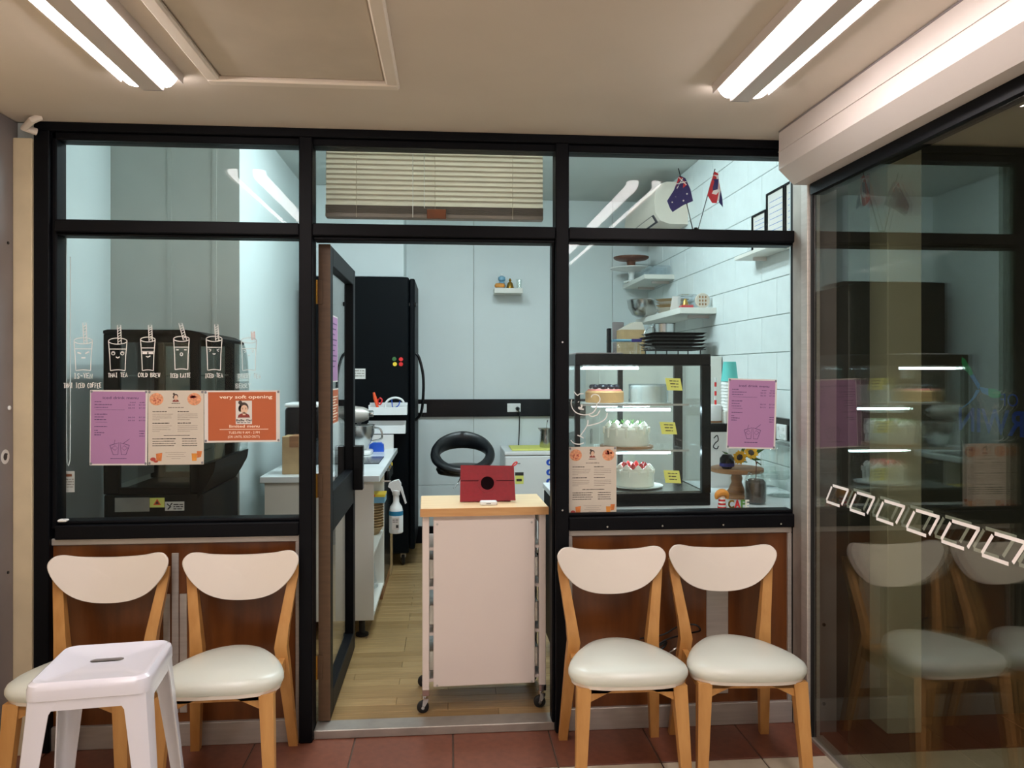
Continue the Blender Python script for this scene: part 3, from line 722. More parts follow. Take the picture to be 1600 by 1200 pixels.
def food_menu(t, W, H, P, seed=2):
    rnd = random.Random(seed); Q = lambda a, b: P(a, 1-b)
    for c, nm in ((.15,0),(.83,1)):
        b_ = new_bm(); flat_disc(b_, c, 1-.118, .125, .083, Q, 28); obj('pizza', b_, 'pizza_print', t, True)
        b_ = new_bm()
        for k in range(9):
            a, r = rnd.uniform(0, 6.3), rnd.uniform(.2, .8)
            if nm: flat_disc(b_, c+.08*math.cos(a)*r, 1-.09+.03*math.sin(a)*r, .022, .015, lambda u, v: tuple(Vector(Q(u, v))+Vector((0,-.0003,0))), 8)
            else: flat_disc(b_, c+.1*math.cos(a)*r, 1-.118+.065*math.sin(a)*r, .012, .009, lambda u, v: tuple(Vector(Q(u, v))+Vector((0,-.0003,0))), 8)
        obj('topping', b_, 'topping_print', t, True)
    face_portrait(t, W*(.5-.5)+W*-.005, H*(1-.10), H*.085, -.0014)
    b_ = new_bm()
    fine_print(b_, .42, .58, 1-.178, .008, Q, rnd)
    for v, l in ((.29,.26),(.445,.3)):
        fine_print(b_, .08, .08+l, 1-v, .011, Q, rnd); fine_print(b_, .53, .53+l*.8, 1-v, .011, Q, rnd)
    fine_print(b_, .28, .75, 1-.61, .009, Q, rnd)
    for k in range(4):
        fine_print(b_, .08, .5-.03*(k % 2), 1-.656-k*.031, .010, Q, rnd); fine_print(b_, .61, .88, 1-.656-k*.031, .010, Q, rnd)
    obj('lettering', b_, 'ink_dark', t, True)
    b_ = new_bm(); fine_print(b_, .36, .64, 1-.236, .013, Q, rnd)
    for v0 in (.322,.478):
        for k in range(4):
            l = .36 if k < 3 else .14
            fine_print(b_, .08, .08+l*rnd.uniform(.85,1.05), 1-v0-k*.025, .006, Q, rnd); fine_print(b_, .53, .53+(l if k < 3 else .22), 1-v0-k*.025, .006, Q, rnd)
    for k, l in enumerate((.38,.28,.34,.16)): fine_print(b_, .5-l/2, .5+l/2, 1-.84-k*.027, .006, Q, rnd)
    obj('small_lettering', b_, 'ink_grey', t, True)
    b_ = new_bm(); flat_poly(b_, [(.15,.05),(.24,.05),(.255,.16),(.14,.15)], Q); obj('drink_picture', b_, 'amber_print', t, True)
    b_ = new_bm(); flat_poly(b_, [(.79,.05),(.87,.05),(.88,.15),(.78,.15)], Q); obj('drink_picture', b_, 'croissant', t, True)
    b_ = new_bm(); flat_poly(b_, [(.882,.09),(.95,.1),(.97,.18),(.875,.18)], Q); obj('drink_picture', b_, 'amber_print', t, True)
    b_ = new_bm(); flat_disc(b_, .09, .075, .05, .026, Q); flat_disc(b_, .14, .045, .04, .015, Q); obj('dessert_picture', b_, 'topping_print', t, True)
a = poster('menu_poster', 'mauve iced drink menu poster taped to the window with cup drawings', 140, 230, 609.5, 727, .008, group='menu posters on the glass'); drink_menu(*a)
a = poster('menu_poster', 'beige food menu poster between the mauve and orange posters', 231.5, 318.5, 610, 726, 0, ground=None, sheet='paper_beige', group='menu posters on the glass'); food_menu(*a)
a = poster('menu_poster', 'mauve iced drink menu poster on the cake window', 1135, 1211, 592, 701, .03, group='menu posters on the glass'); drink_menu(*a, seed=4)
a = poster('menu_poster', 'beige food menu poster in the lower corner of the cake window', 888.5, 963, 698, 808, 0, ground=None, sheet='paper_beige', group='menu posters on the glass'); food_menu(*a, seed=5)
t, W, H, P = poster('opening_poster', 'orange very soft opening poster on the window with cup drawings', 319.5, 437.5, 610, 691, -.004, margin=(.05,.05,.03,.035), ground='print_orange')
Q = lambda a, b: P(a, 1-b)
b_ = new_bm(); lettering(b_, 'very soft opening', .20, .90, .845, .062, Q, bold=.014); lettering(b_, 'limited menu', .33, .73, .285, .052, Q, bold=.01)
flat_rect(b_, .2, .845, .245, .254, Q); lettering(b_, 'TUES-FRI 9 AM - 2 PM', .32, .73, .165, .045, Q); lettering(b_, '(OR UNTIL SOLD OUT!)', .31, .73, .085, .045, Q)
obj('lettering', b_, 'ink_cream', t, True)
b_ = new_bm(); flat_rect(b_, .415, .63, .35, .80, lambda a, b: tuple(Vector(Q(a, b))+Vector((0,-.0003,0)))); obj('logo_card', b_, 'paper_white', t, True)
face_portrait(t, W*.022, H*.62, H*.235, -.002)
b_ = new_bm(); Q2 = lambda a, b: tuple(Vector(Q(a, b))+Vector((0,-.0006,0)))
lettering(b_, 'BaBa Gai', .42, .625, .405, .038, Q2, bold=.03); fine_print(b_, .43, .61, .37, .016, Q2, random.Random(8)); obj('logo_lettering', b_, 'ink_dark', t, True)
# papers on the open door's glass
def door_paper(label, y0, y1, z0, z1, m, ink):
    t = thing('door_poster', label, 'poster', (-.5125, (y0+y1)/2, z0))
    obj('sheet', B(-.5139, -.5132, y0, y1, z0, z1), 'paper_white', t)
    pl = lambda a, b: (-.5129, a, b)
    b_ = new_bm(); flat_rect(b_, y0+.006, y1-.006, z0+.006, z1-.006, pl); obj('print_area', b_, m, t)
    b_ = new_bm(); r = random.Random(4)
    for k in range(9): fine_print(b_, y0+.02, y1-.03*(1+k % 3), z1-.04-k*(z1-z0)*.08, .006, lambda a, b: (-.5126, a, b), r)
    obj('lettering', b_, ink, t)
door_paper('narrow-looking mauve poster on the open door glass', 3.43, 3.64, 1.43, 1.73, 'print_mauve', 'ink_purple')
door_paper('orange poster below the mauve one on the open door glass', 3.43, 3.66, 1.24, 1.40, 'print_orange', 'ink_cream')

# --- hand-drawn cups
def cup(name_word, desc, cx, ty, rx, by, brx, straw, words, face, m='chalk', m2=None):
    P = gpl(GP-.0004); w_ = .0032
    A = lambda px, py: (sx(px, GP-.0004), sz(px, py, GP-.0004)); F2 = lambda a, b: (a, GP-.0004, b)
    def R(bm, pts, wd=w_, closed=False): return ribbon(bm, [A(*p) for p in pts], wd, F2, closed)
    t = thing('cup_drawing', desc, 'drawing', (sx(cx, GP), GP, sz(cx, by+10, GP)), group='cups drawn on the left window')
    b_ = new_bm(); R(b_, [(cx+rx*math.cos(k*PI/12), ty+rx*.33*math.sin(k*PI/12)) for k in range(24)], closed=True)
    R(b_, [(cx-rx, ty), (cx-(rx+brx)/2+.4, (ty+by)/2), (cx-brx, by)]); R(b_, [(cx+rx, ty), (cx+(rx+brx)/2-.6, (ty+by)/2), (cx+brx, by)])
    R(b_, smooth_open([(cx-brx, by), (cx, by-1.2), (cx+brx, by)], 5)); ly = ty+.27*(by-ty); lx = rx-(rx-brx)*.27
    R(b_, [(cx-lx, ly), (cx+lx, ly)]); obj('cup_outline', b_, m, t)
    (x0, y0), (x1, y1) = straw; b_ = new_bm(); hw_ = 2.6
    R(b_, [(x1-hw_, y1), (x0-hw_, y0), (x0+hw_, y0), (x1+hw_, y1)], closed=True)
    for k in range(1, 7):
        f = k/7; x, y = x0+(x1-x0)*f, y0+(y1-y0)*f; R(b_, [(x-hw_, y+1.6), (x+hw_, y-1.2)], .0026)
    obj('straw', b_, m2 or m, t)
    b_ = new_bm(); e = brx*.62; ey = ly+6.5; my = ly+14
    if face == 'angry': R(b_, [(cx-e-2,ey-1),(cx-e+4,ey+1)], .006); R(b_, [(cx+e-4,ey+1),(cx+e+2,ey-2)], .006); R(b_, [(cx-3,my),(cx+3.5,my)], .005)
    elif face == 'cute':
        for s in (-1, 1): R(b_, [(cx+s*e+2.6*math.cos(k), ey+2.8*math.sin(k)) for k in (0,.8,1.6,2.4,3.2,4,4.8,5.6)], .0028, True); R(b_, [(cx+s*e-1.5,ey-2),(cx+s*e+1,ey-1.6)], .005)
        R(b_, [(cx-3,my-2),(cx,my),(cx+3,my-2)], .004)
    elif face == 'shades': R(b_, [(cx-e-5,ey-1),(cx+e+5,ey-1)], .003); R(b_, [(cx-e-3,ey+1),(cx-1,ey+1)], .011); R(b_, [(cx+1,ey+1),(cx+e+3,ey+1)], .011); R(b_, [(cx-3,my-1),(cx,my+.4),(cx+4,my-1.6)], .004)
    elif face == 'sing':
        for s in (-1, 1): R(b_, [(cx+s*e-2,ey-2.5),(cx+s*e+2,ey-2.5)], .005)
        R(b_, [(cx+2*math.cos(k), my-3+2.4*math.sin(k)) for k in (0,.8,1.6,2.4,3.2,4,4.8,5.6)], .0034, True)
    else:
        R(b_, [(cx-e-2,ey-4),(cx-e+1.6,ey-2.4),(cx-e-1,ey)], .0034); R(b_, [(cx+e+2,ey-4),(cx+e-1.6,ey-2.4),(cx+e+1,ey)], .0034); R(b_, [(cx-2,my-4.5),(cx,my-3),(cx+2,my-4.5)], .004)
    obj('face', b_, m, t)
    b_ = new_bm(); rnd = random.Random(cx)
    for s, a0, a1, yb, yt in words:
        hand(b_, s, sx(a0, GP), sx(a1, GP), sz(a0, yb, GP), sz(a0, yt, GP), .0028, F2, rnd)
    obj('lettering', b_, m, t)
cup('is', 'white cup drawing with angry brows, lettered IS-YEN THAI ICED COFFEE', 130, 532.5, 14.5, 579, 11.5, ((132,504.5),(133.5,536)), [('IS-YEN',115,145,591,583.5),('THAI ICED COFFEE',99,159,606,598.5)], 'angry')
cup('tea', 'white cup drawing with round eyes, lettered THAI TEA', 184, 533, 14.5, 579, 11.5, ((186,508),(187,537)), [('THAI TEA',168.5,199.5,589.5,583)], 'cute')
cup('brew', 'white cup drawing wearing sunglasses, lettered COLD BREW', 231, 530.5, 11.5, 579, 8.6, ((234.5,508),(235.5,533)), [('COLD BREW',215.5,250.5,589.5,583)], 'shades')
cup('latte', 'white cup drawing with open mouth, lettered ICED LATTE', 283.5, 529.5, 12.2, 577.5, 10, ((282,505),(289,531)), [('ICED LATTE',265.5,298,590,583.5)], 'sing')
cup('icetea', 'white cup drawing with squeezed eyes, lettered ICED TEA', 334.5, 529.5, 12.4, 578.5, 10, ((338,507),(339.5,532)), [('ICED TEA',320,348.5,590,583.5)], 'wink')
cup('last', 'faint cup drawing at the pale edge of the window above the orange poster', 389, 532, 12, 579, 10, ((395,518),(396,531)), [('DIRTY TEA',372,408,591,584),('BERRY',368,392,606,599)], 'wink', 'chalk_faint', 'chalk_pink')
# --- line-drawn bear on the cake window
P3 = lambda px, py: (sx(px, GP-.0004), sz(px, py, GP-.0004)); F3 = lambda a, b: (a, GP-.0004, b)
t = thing('bear_drawing', 'white line drawing of a smiling animal on the cake window beside the cake case', 'drawing', (sx(910,GP), GP, sz(910,697,GP)))
def zz(x, y): return (880+x/12, 600+y/12)
def rib(bm, pts, wd=.0042, k=5): return ribbon(bm, smooth_open([P3(*zz(*p)) for p in pts], k), wd, F3)
b_ = new_bm()
rib(b_, [(200,140),(265,210),(310,185),(385,182)]); rib(b_, [(160,290),(150,380),(185,475),(260,545),(400,580),(530,550),(590,500),(625,430),(632,370)])
rib(b_, [(632,370),(680,330),(690,270),(660,215),(600,195),(545,210),(525,250)]); obj('head_outline', b_, 'chalk', t)
b_ = new_bm(); rib(b_, [(283,330),(292,340)], .007); rib(b_, [(350,385),(340,440),(290,440),(310,465),(350,470),(385,478)], .006); obj('face', b_, 'chalk', t)
b_ = new_bm(); rib(b_, [(480,580),(540,610),(610,590),(640,575),(690,495)]); rib(b_, [(830,540),(800,640),(700,715),(560,760),(450,785)])
rib(b_, [(462,675),(455,760),(400,860),(320,970)]); rib(b_, [(265,960),(320,980),(385,1015)]); rib(b_, [(140,1050),(200,1110),(300,1130),(385,1105)]); obj('body_outline', b_, 'chalk', t)

# --- slanted squares along the tinted panes
def squares(x, y0, n, label, m):
    t = thing('safety_decal', label, 'decal', (x, y0-1, .965))
    P = lambda d, z: (x, d, z)
    def bar(bm, p, q): return ribbon(bm, [p, q], .0125, P)
    b_ = new_bm(); Y = 0
    F4 = lambda d, z: (x, y0-d, z)
    for p, q in (((0,.9655),(.103,.9655)), ((.0,.970),(.043,1.030)), ((.05,1.036),(.169,1.036)), ((.165,1.036),(.118,.972))):
        ribbon(b_, [p, q], .0105, F4)
    for v in b_.verts: v.co -= WL[t]
    me = mesh_of(b_, 'square', m)
    for k in range(n):
        o = bpy.data.objects.new('square', me); COL.objects.link(o); o.parent = t; o.location = (0, -.177*k, 0)
squares(1.4868, 2.915, 18, 'chain of white slanted square outlines along the near tinted pane', 'decal_white')
squares(1.5128, 2.808, 17, 'fainter grey chain of square outlines on the second tinted pane', 'decal_grey')
# --- reversed council emblem on the second tinted pane
XP = 1.5228
lg = thing('council_logo', 'green and blue dragonfly emblem with reversed lettering on the tinted glass', 'logo', (XP, 2.05, 1.27))
def lpx(px, py):
    u = (px-800)/F; r = (sn+cs*u)/(cs-sn*u); Y = XP/r
    return (Y, EYE+(HZ-py)/F*Y/(cs-sn*u))
LPn = lambda a, b: (XP, a, b)
def blade(bm, pts): return flat_poly(bm, [lpx(*p) for p in pts], LPn)
def q7(x, y): return (1430+x/6.316, 530+y/6.316)
b_ = new_bm(); blade(b_, [q7(*p) for p in ((460,175),(490,195),(560,310),(575,350),(540,360),(480,290),(458,230))]); blade(b_, [q7(*p) for p in ((720,488),(780,490),(840,520),(855,550),(820,580),(760,580),(722,560))]); obj('wing', b_, 'logo_green', lg)
b_ = new_bm(); blade(b_, [q7(*p) for p in ((540,360),(575,345),(640,450),(625,500),(590,440))]); blade(b_, [q7(*p) for p in ((630,470),(722,486),(722,556),(660,530))]); blade(b_, [q7(*p) for p in ((600,500),(640,500),(600,570),(540,630),(450,695),(440,690),(520,630),(570,570))]); obj('body', b_, 'logo_blue', lg)
ya, yb = lpx(1498, 680)[0], lpx(1498, 680)[0]-.405
zb = 1.305
b_ = new_bm(); lettering(b_, 'DARWIN', yb, ya, zb, .066, LPn, bold=.02); lettering(b_, 'CITY OF', lpx(1563,640)[0]-.20, lpx(1563,640)[0], zb+.078, .035, LPn); obj('lettering', b_, 'logo_navy', lg)

# ================================================================== BLIND, FLAGS, CORD ON THE FRAME
bl_ = thing('venetian_blind', 'half raised cream venetian blind with a brown tag above the doorway', 'blind', (-.05, 3.36, 2.05))
bx0, bx1 = sx(509.5, 3.36), sx(848, 3.36)
zt, zb_ = 2.45, sz(680, 322, 3.36)
obj('head_rail', B(bx0, bx1, 3.335, 3.385, zt, zt+.04, .003), 'blind_slat', bl_)
n = 11; sm = mesh_of(prism(new_bm(), [(-.0135, -.0006), (0, .0022), (.0135, -.0006), (.0135, -.0014), (0, .0012), (-.0135, -.0014)], bx0, bx1, 'x'), 'slat', 'blind_slat')
for k in range(n):
    z = zb_+.012+k*(zt-zb_-.012)/n
    o = bpy.data.objects.new('slat', sm); COL.objects.link(o); o.parent = bl_; o.location = Vector((0, 3.36, z))-WL[bl_]; o.rotation_euler = (math.radians(-68), 0, 0)
sm2 = mesh_of(B(bx0, bx1, -.0225, .0225, 0, .002), 'stacked_slat', 'blind_rail')
for k in range(8): share('stacked_slat', sm2, (0, 3.36, zb_-.008-k*.0052), bl_)
obj('bottom_rail', B(bx0, bx1, 3.335, 3.385, sz(680,343,3.36), sz(680,343,3.36)+.018, .003), 'blind_rail', bl_)
for px in (557, 680, 801): obj('ladder_cord', tube(new_bm(), [(sx(px,3.335), 3.333, zt), (sx(px,3.335), 3.333, sz(680,343,3.36))], .0016, 6), 'blind_slat', bl_)
for px, py in ((645,340),(663,325)): obj('pull_cord', tube(new_bm(), [(sx(px,3.328), 3.328, zt), (sx(px,3.328), 3.328, sz(px,py,3.328))], .002, 6), 'ceramic_white', bl_)
obj('tag', B(sx(667,3.325), sx(697,3.325), 3.321, 3.327, sz(680,342,3.325), sz(680,327,3.325), .002), 'brown_sign', bl_)
t = thing('bead_chain', 'white bead chain with a small card hanging inside the window edge', 'chain', (sx(105,3.30), 3.30, sz(105,770,3.3)))
cp = [(sx(104,3.3), 3.3, 2.03)]+[(sx(103.5,3.3), 3.3, 2.03-k*.1) for k in range(1, 9)]+[(sx(104.5,3.3),3.3,sz(104,722,3.3)),(sx(107,3.3),3.3,sz(107,728,3.3)),(sx(109.5,3.3),3.3,sz(108,718,3.3))]+[(sx(110,3.3), 3.3, 1.25+k*.1) for k in range(8)]
obj('chain', tube(new_bm(), cp, .0022, 6), 'ceramic_white', t)
cd_ = obj('card', B(sx(95,3.3), sx(117,3.3), 3.298, 3.299, sz(105,769,3.3), sz(105,736,3.3)), 'paper_white', t)
b_ = new_bm(); flat_rect(b_, sx(96.5,3.29), sx(111,3.29), sz(105,745,3.29), sz(105,741,3.29), lambda a, b: (a, 3.2975, b)); obj('heading', b_, 'brown_sign', cd_)
b_ = new_bm(); r = random.Random(2)
for k in range(4): fine_print(b_, sx(97,3.29), sx(114,3.29), sz(105,750+k*4,3.29), .004, lambda a, b: (a, 3.2975, b), r)
obj('print', b_, 'ink_grey', cd_)
# desk flags on the transom
t = thing('desk_flags', 'two crossed desk flags, one blue with stars and one striped, on the black transom', 'flags', (sx(1087,3.245), 3.245, 2.08))
bx_, fy = sx(1087, 3.245), 3.245
obj('base', L(bx_, fy, [(.024,2.08),(.024,2.086),(.01,2.094),(.008,2.10)], 20), 'black_gloss', t)
def fq(px, py): return (sx(px, fy), sz(px, py, fy))
for (a, b) in (((1083,353),(1060,263)), ((1090,353),(1117,264))):
    p, q = fq(*a), fq(*b); obj('pole', tube(new_bm(), [(p[0], fy, 2.085), (q[0], fy, q[1])], .0022, 8), 'black_gloss', t)
def flag_cloth(m, pts, d, nm, par): 
    b_ = new_bm(); f = lambda a, b: (a, fy-d+.006*math.sin(a*90), b)
    return obj(nm, loft(b_, [[f(*fq(*p)) for p in pts], [tuple(Vector(f(*fq(*p)))+Vector((0,.0012,0))) for p in pts]]), m, par)
f1 = flag_cloth('flag_blue', [(1062,274),(1070,279),(1078,296),(1083,314),(1067,321),(1050,332),(1046,326),(1042,314),(1052,298)], .004, 'blue_flag', t)
flag_cloth('flag_red', [(1060,276),(1066,278),(1072,290),(1064,296),(1055,294)], .0062, 'canton', f1)
b_ = new_bm()
for p, q in (((1060,277),(1071,290)), ((1066,279),(1057,295)), ((1056,288),(1071,285))): ribbon(b_, [fq(*p), fq(*q)], .0036, lambda a, b: (a, fy-.0085+.006*math.sin(a*90), b))
obj('canton_cross', b_, 'flag_white', f1)
b_ = new_bm()
for px, py, r_ in ((1059,303,.0045),(1072,304,.0045),(1067,314,.005),(1049,317,.004),(1060,315,.002),(1055,308,.002)):
    c0 = fq(px, py); flat_poly(b_, [(c0[0]+(r_ if k % 2 == 0 else r_*.5)*math.cos(k*PI/7), c0[1]+(r_ if k % 2 == 0 else r_*.5)*math.sin(k*PI/7)) for k in range(14)], lambda a, b: (a, fy-.0075+.006*math.sin(a*90), b))
obj('stars', b_, 'flag_white', f1)
f2 = flag_cloth('flag_red', [(1116,268),(1121,272),(1123,295),(1119,318),(1113,317),(1105,305),(1110,288)], .004, 'striped_flag', t)
flag_cloth('flag_white', [(1113,273),(1121,275),(1122,300),(1115,309),(1107,304),(1110,288)], .0062, 'white_stripe', f2)
flag_cloth('flag_blue', [(1112,280),(1121,281),(1120,297),(1109,299),(1110,289)], .008, 'blue_stripe', f2)
flag_cloth('flag_white', [(1123,286),(1126,300),(1124,316),(1120,314)], .003, 'white_fold', f2)
flag_cloth('flag_blue', [(1125,298),(1128,312),(1129,324),(1122,317)], .0045, 'blue_fold', f2)

# ================================================================== KITCHEN, LEFT SIDE
# --- curved glass fridge behind the left window
fx0, fx1, fyA, fyB = -1.60, -1.165, 3.72, 4.32
t = thing('curved_fridge', 'black curved-glass display fridge behind the window with drawings', 'fridge', ((fx0+fx1)/2, (fyA+fyB)/2, 0))
zt = sz(250, 515, fyA)
zg0, zg1 = sz(240, 762, fyA), sz(240, 535, fyA)
obj('base', B(fx0, fx1+.02, fyA, fyB, .0, zg0-.03, .012, 2), 'fridge_black', t)
def fside(y0, y1, nm):
    gx0, gx1 = sx(186, fyA), sx(296, fyA)
    s = obj(nm, B(fx0, gx0, y0, y1, zg0-.03, zt-.02, .004), 'fridge_black', t)
    obj('stile', B(gx1, fx1, y0, y1, zg0-.03, zt-.02, .004), 'fridge_black', s)
    obj('rail', B(gx0, gx1, y0, y1, zg0-.03, zg0), 'fridge_black', s); obj('rail', B(gx0, gx1, y0, y1, zg1, zt-.02), 'fridge_black', s)
    obj('side_glass', B(gx0, gx1, y0+.008, y0+.013, zg0, zg1), 'fridge_glass', s)
fside(fyA, fyA+.03, 'side_frame'); fside(fyB-.03, fyB, 'side_frame')
topo = [(fx0, zt-.02), (fx0, zt-.006), (fx0+.02, zt), (fx1-.06, zt), (fx1+.0, zt-.012), (fx1+.05, zt-.035), (fx1+.05, zt-.05), (fx1, zt-.03)]
obj('top', prism(new_bm(), topo, fyA, fyB), 'fridge_black', t)
arc = [(fx1+.05, zt-.04), (fx1+.07, zt-.12), (fx1+.078, zt-.3), (fx1+.07, zg0+.12), (fx1+.045, zg0+.04), (fx1+.01, zg0-.02)]
arc = smooth_open(arc, 4)
obj('curved_glass', prism(new_bm(), [tuple(p) for p in arc]+[(p[0]-.006, p[1]) for p in reversed(arc)], fyA+.004, fyB-.004), 'fridge_glass', t)
low = [tuple(p) for p in arc[-9:]]
obj('lower_bumper', prism(new_bm(), [(a+.004, b) for a, b in low]+[(fx1-.01, zg0-.06), (fx1-.01, zg0+.10)], fyA, fyB), 'fridge_black', t)
for z in (zg0+.16, zg0+.34, zg0+.52): obj('shelf', B(fx0+.03, fx1-.005, fyA+.04, fyB-.04, z, z+.008), 'fridge_glass', t)
obj('back_panel', B(fx0, fx0+.02, fyA+.03, fyB-.03, zg0, zt-.02), 'grey_panel', t)
pl_ = lambda px0, px1, py0, py1, m, nm, yy=fyA-.001: obj(nm, B(sx(px0,yy), sx(px1,yy), yy-.001, yy+.001, sz(px0,py1,yy), sz(px0,py0,yy)), m, t)
pl_(179.5, 233.5, 778, 800, 'aluminium_worn', 'rating_plate'); pl_(234, 257, 778, 793, 'note_yellow', 'warning_label'); pl_(258, 288, 784, 798, 'paper_white', 'care_label')
yy = fyA-.0025; b_ = new_bm(); flat_poly(b_, [(sx(239.5,yy),sz(245,789,yy)),(sx(251.5,yy),sz(245,789,yy)),(sx(245.5,yy),sz(245,779.5,yy))], lambda a, b: (a, yy, b)); obj('warning_triangle', b_, 'orange_plastic', t)
b_ = new_bm(); flat_poly(b_, [(sx(242.5,yy),sz(245,787.5,yy)),(sx(248.5,yy),sz(245,787.5,yy)),(sx(245.5,yy),sz(245,782.5,yy))], lambda a, b: (a, yy-.0004, b))
ribbon(b_, [(sx(261,yy),sz(265,787,yy)),(sx(265,yy),sz(265,791,yy)),(sx(269,yy),sz(265,786,yy))], .006, lambda a, b: (a, yy, b)); ribbon(b_, [(sx(262,yy),sz(265,796,yy)),(sx(267,yy),sz(265,791,yy))], .006, lambda a, b: (a, yy, b))
r = random.Random(6)
for k in range(3): fine_print(b_, sx(271,yy), sx(286,yy), sz(280,789+k*3.4,yy), .005, lambda a, b: (a, yy, b), r)
obj('label_marks', b_, 'ink_dark', t)

# --- counter by the left wall with open shelves
CX0, CX1, CY0, CY1, CH = -1.0, -.41, 4.30, 5.78, .905
t = thing('worktop', 'white marble worktop on the left kitchen counter', 'worktop', ((CX0+CX1)/2, 5.0, CH-.035))
obj('slab', B(CX0-.02, CX1+.035, CY0-.03, CY1, CH-.035, CH, .003), 'marble', t)
t = thing('shelf_unit', 'white open shelf unit under the worktop, near end', 'cabinet', (-.7, 4.62, 0))
obj('end_panel', B(CX0, CX1, CY0, CY0+.018, .10, CH-.035, .001), 'white_laminate', t)
obj('end_panel', B(CX0, CX1, 4.99, 5.008, .10, CH-.035, .001), 'white_laminate', t)
obj('back_panel', B(CX0, CX0+.012, CY0+.018, 4.99, .10, CH-.035), 'white_laminate', t)
for z in (.10, .44): obj('shelf', B(CX0+.012, CX1-.004, CY0+.018, 4.99, z, z+.018), 'white_laminate', t)
for x in (CX0+.08, CX1-.07):
    for y in (CY0+.06, 4.93):
        lgx = obj('leg', L(x, y, [(.036,0),(.036,.012),(.017,.016),(.017,.085),(.03,.10)], 16), 'black_rubber', t)
for px in (551, 563): obj('peg_hole', L(sx(px,CY0), CY0, [(.004,-.001),(.004,.001)], 10, axis='y', cz=sz(px,755,CY0)), 'black_rubber', t)
t = thing('undercounter_fridge', 'black undercounter bottle fridge beneath the far end of the worktop', 'fridge', (-.7, 5.4, 0))
obj('body', B(CX0, CX1-.04, 5.03, 5.74, .02, CH-.045, .005), 'fridge_black', t); obj('door', B(CX1-.04, CX1-.005, 5.04, 5.73, .08, CH-.06, .004), 'black_gloss', t)
obj('toe_board', B(CX1-.03, CX1-.012, 5.03, 5.74, .0, .08), 'wood_mid', t)
tag(obj('timber_board', B(CX1-.014, CX1+.0, 5.62, 5.78, .0, .42, .002), 'kraft'), 'raw timber board standing at the far end of the counter', 'board')
for k, (y, m) in enumerate(((5.06,'steel'),(5.15,'brass'),(5.24,'steel'),(5.34,'yellow_plastic'))):
    tt = thing('spice_jar', 'small capped spice jar clipped under the worktop edge, %s' % ('closest of four', 'second closest of four', 'third of four', 'yellow-capped and furthest of four')[k], 'jar', (CX1+.012, y, .80), group='spice jars under the worktop edge')
    obj('jar', L(CX1+.014, y, [(.018,.77),(.018,.82),(.014,.83)], 14), 'black_gloss', tt); obj('cap', L(CX1+.014, y, [(.016,.83),(.016,.85),(.012,.852)], 14), m, tt)
def stack_of(name, make, n, dz, label_f, group, loc):
    root = make(); root.location = loc; WL[root] = Vector(loc); root['label'] = label_f(0); root['group'] = group
    for k in range(1, n): dup(root, Vector(loc)+Vector((0, 0, dz*k)), None, label_f(k))
ORD = ('lowest','second','third','fourth','fifth','sixth','seventh','eighth','ninth','tenth','eleventh','topmost')
def make_bowl():
    r0 = thing('paper_bowl', '', 'bowl')
    obj('bowl', lathe(new_bm(), 0, 0, [(.052,.0),(.056,.002),(.082,.042),(.088,.046),(.086,.049),(.079,.044),(.053,.005),(.001,.004)], 22), 'kraft', r0, True); return r0
stack_of('paper_bowl', make_bowl, 10, .017, lambda k: 'brown paper bowl stacked on the counter shelf, %s from the bottom' % ORD[k].replace('topmost','twelfth').replace('lowest','first'), 'paper bowls on the shelf', (-.49, 4.885, .458))
t = thing('tea_box', 'small colourful tea box lying on top of the paper bowls', 'box', (-.47, 4.86, .66))
obj('carton', B(-.52, -.39, 4.80, 4.94, .663, .715, .002), 'blue_ceramic', t); obj('yellow_lid', B(-.521, -.389, 4.799, 4.941, .70, .717, .002), 'yellow_plastic', t); obj('orange_band', B(-.522, -.45, 4.797, 4.799, .702, .716), 'orange_plastic', t)
b_ = new_bm(); rb = random.Random(11)
rings = []
for k, (rad, z) in enumerate(((.05,.0),(.08,.03),(.085,.1),(.07,.17),(.03,.21),(.05,.24))):
    rings.append([(-.52+(rad*(1+rb.uniform(-.25,.25)))*math.cos(i*PI/8), 4.83+(rad*(1+rb.uniform(-.25,.25)))*math.sin(i*PI/8), .118+z) for i in range(16)])
tag(obj('plastic_bag', loft(b_, rings), 'plastic_clear'), 'crumpled clear plastic bag on the bottom counter shelf', 'bag')
# spray bottle hanging on the counter edge
t = thing('spray_bottle', 'white spray bottle with a blue band hooked on the counter edge', 'bottle', (-.355, 4.78, .58))
cx, cy = -.297, 4.45
obj('bottle', L(cx, cy, [(.036,0.5520),(.040,0.5570),(.040,0.6720),(.034,0.7020),(.018,0.7270),(.016,0.7720)], 22), 'white_plastic', t)
obj('band', L(cx, cy, [(.0405,0.6540),(.0405,0.6790)], 22, cap=False), 'label_blue', t)
obj('label', B(cx-.02, cx+.02, cy-.0412, cy-.039, 0.5770, 0.6470), 'paper_white', t)
b_ = new_bm(); flat_rect(b_, cx+.002, cx+.016, 0.5870, 0.6040, lambda a, b: (a, cy-.0415, b)); fine_print(b_, cx-.017, cx+.015, 0.6300, .005, lambda a, b: (a, cy-.0415, b), random.Random(3)); fine_print(b_, cx-.017, cx+.012, 0.6190, .004, lambda a, b: (a, cy-.0415, b), random.Random(5)); obj('label_marks', b_, 'ink_dark', t)
obj('hook', B(-.376, cx-.03, cy-.006, cy+.006, .845, .852), 'steel', t)
obj('head', prism(new_bm(), [(cx-.045,0.8170),(cx-.04,0.8370),(cx-.01,0.8520),(cx+.015,0.8570),(cx+.028,0.8370),(cx+.03,0.8120),(cx+.022,0.7870),(cx-.02,0.7820),(cx-.03,0.8070)], cy-.015, cy+.015), 'white_plastic', t)
obj('collar', L(cx, cy, [(.02,0.7670),(.022,0.7720),(.022,0.7940),(.018,0.7970)], 16), 'white_plastic', t)
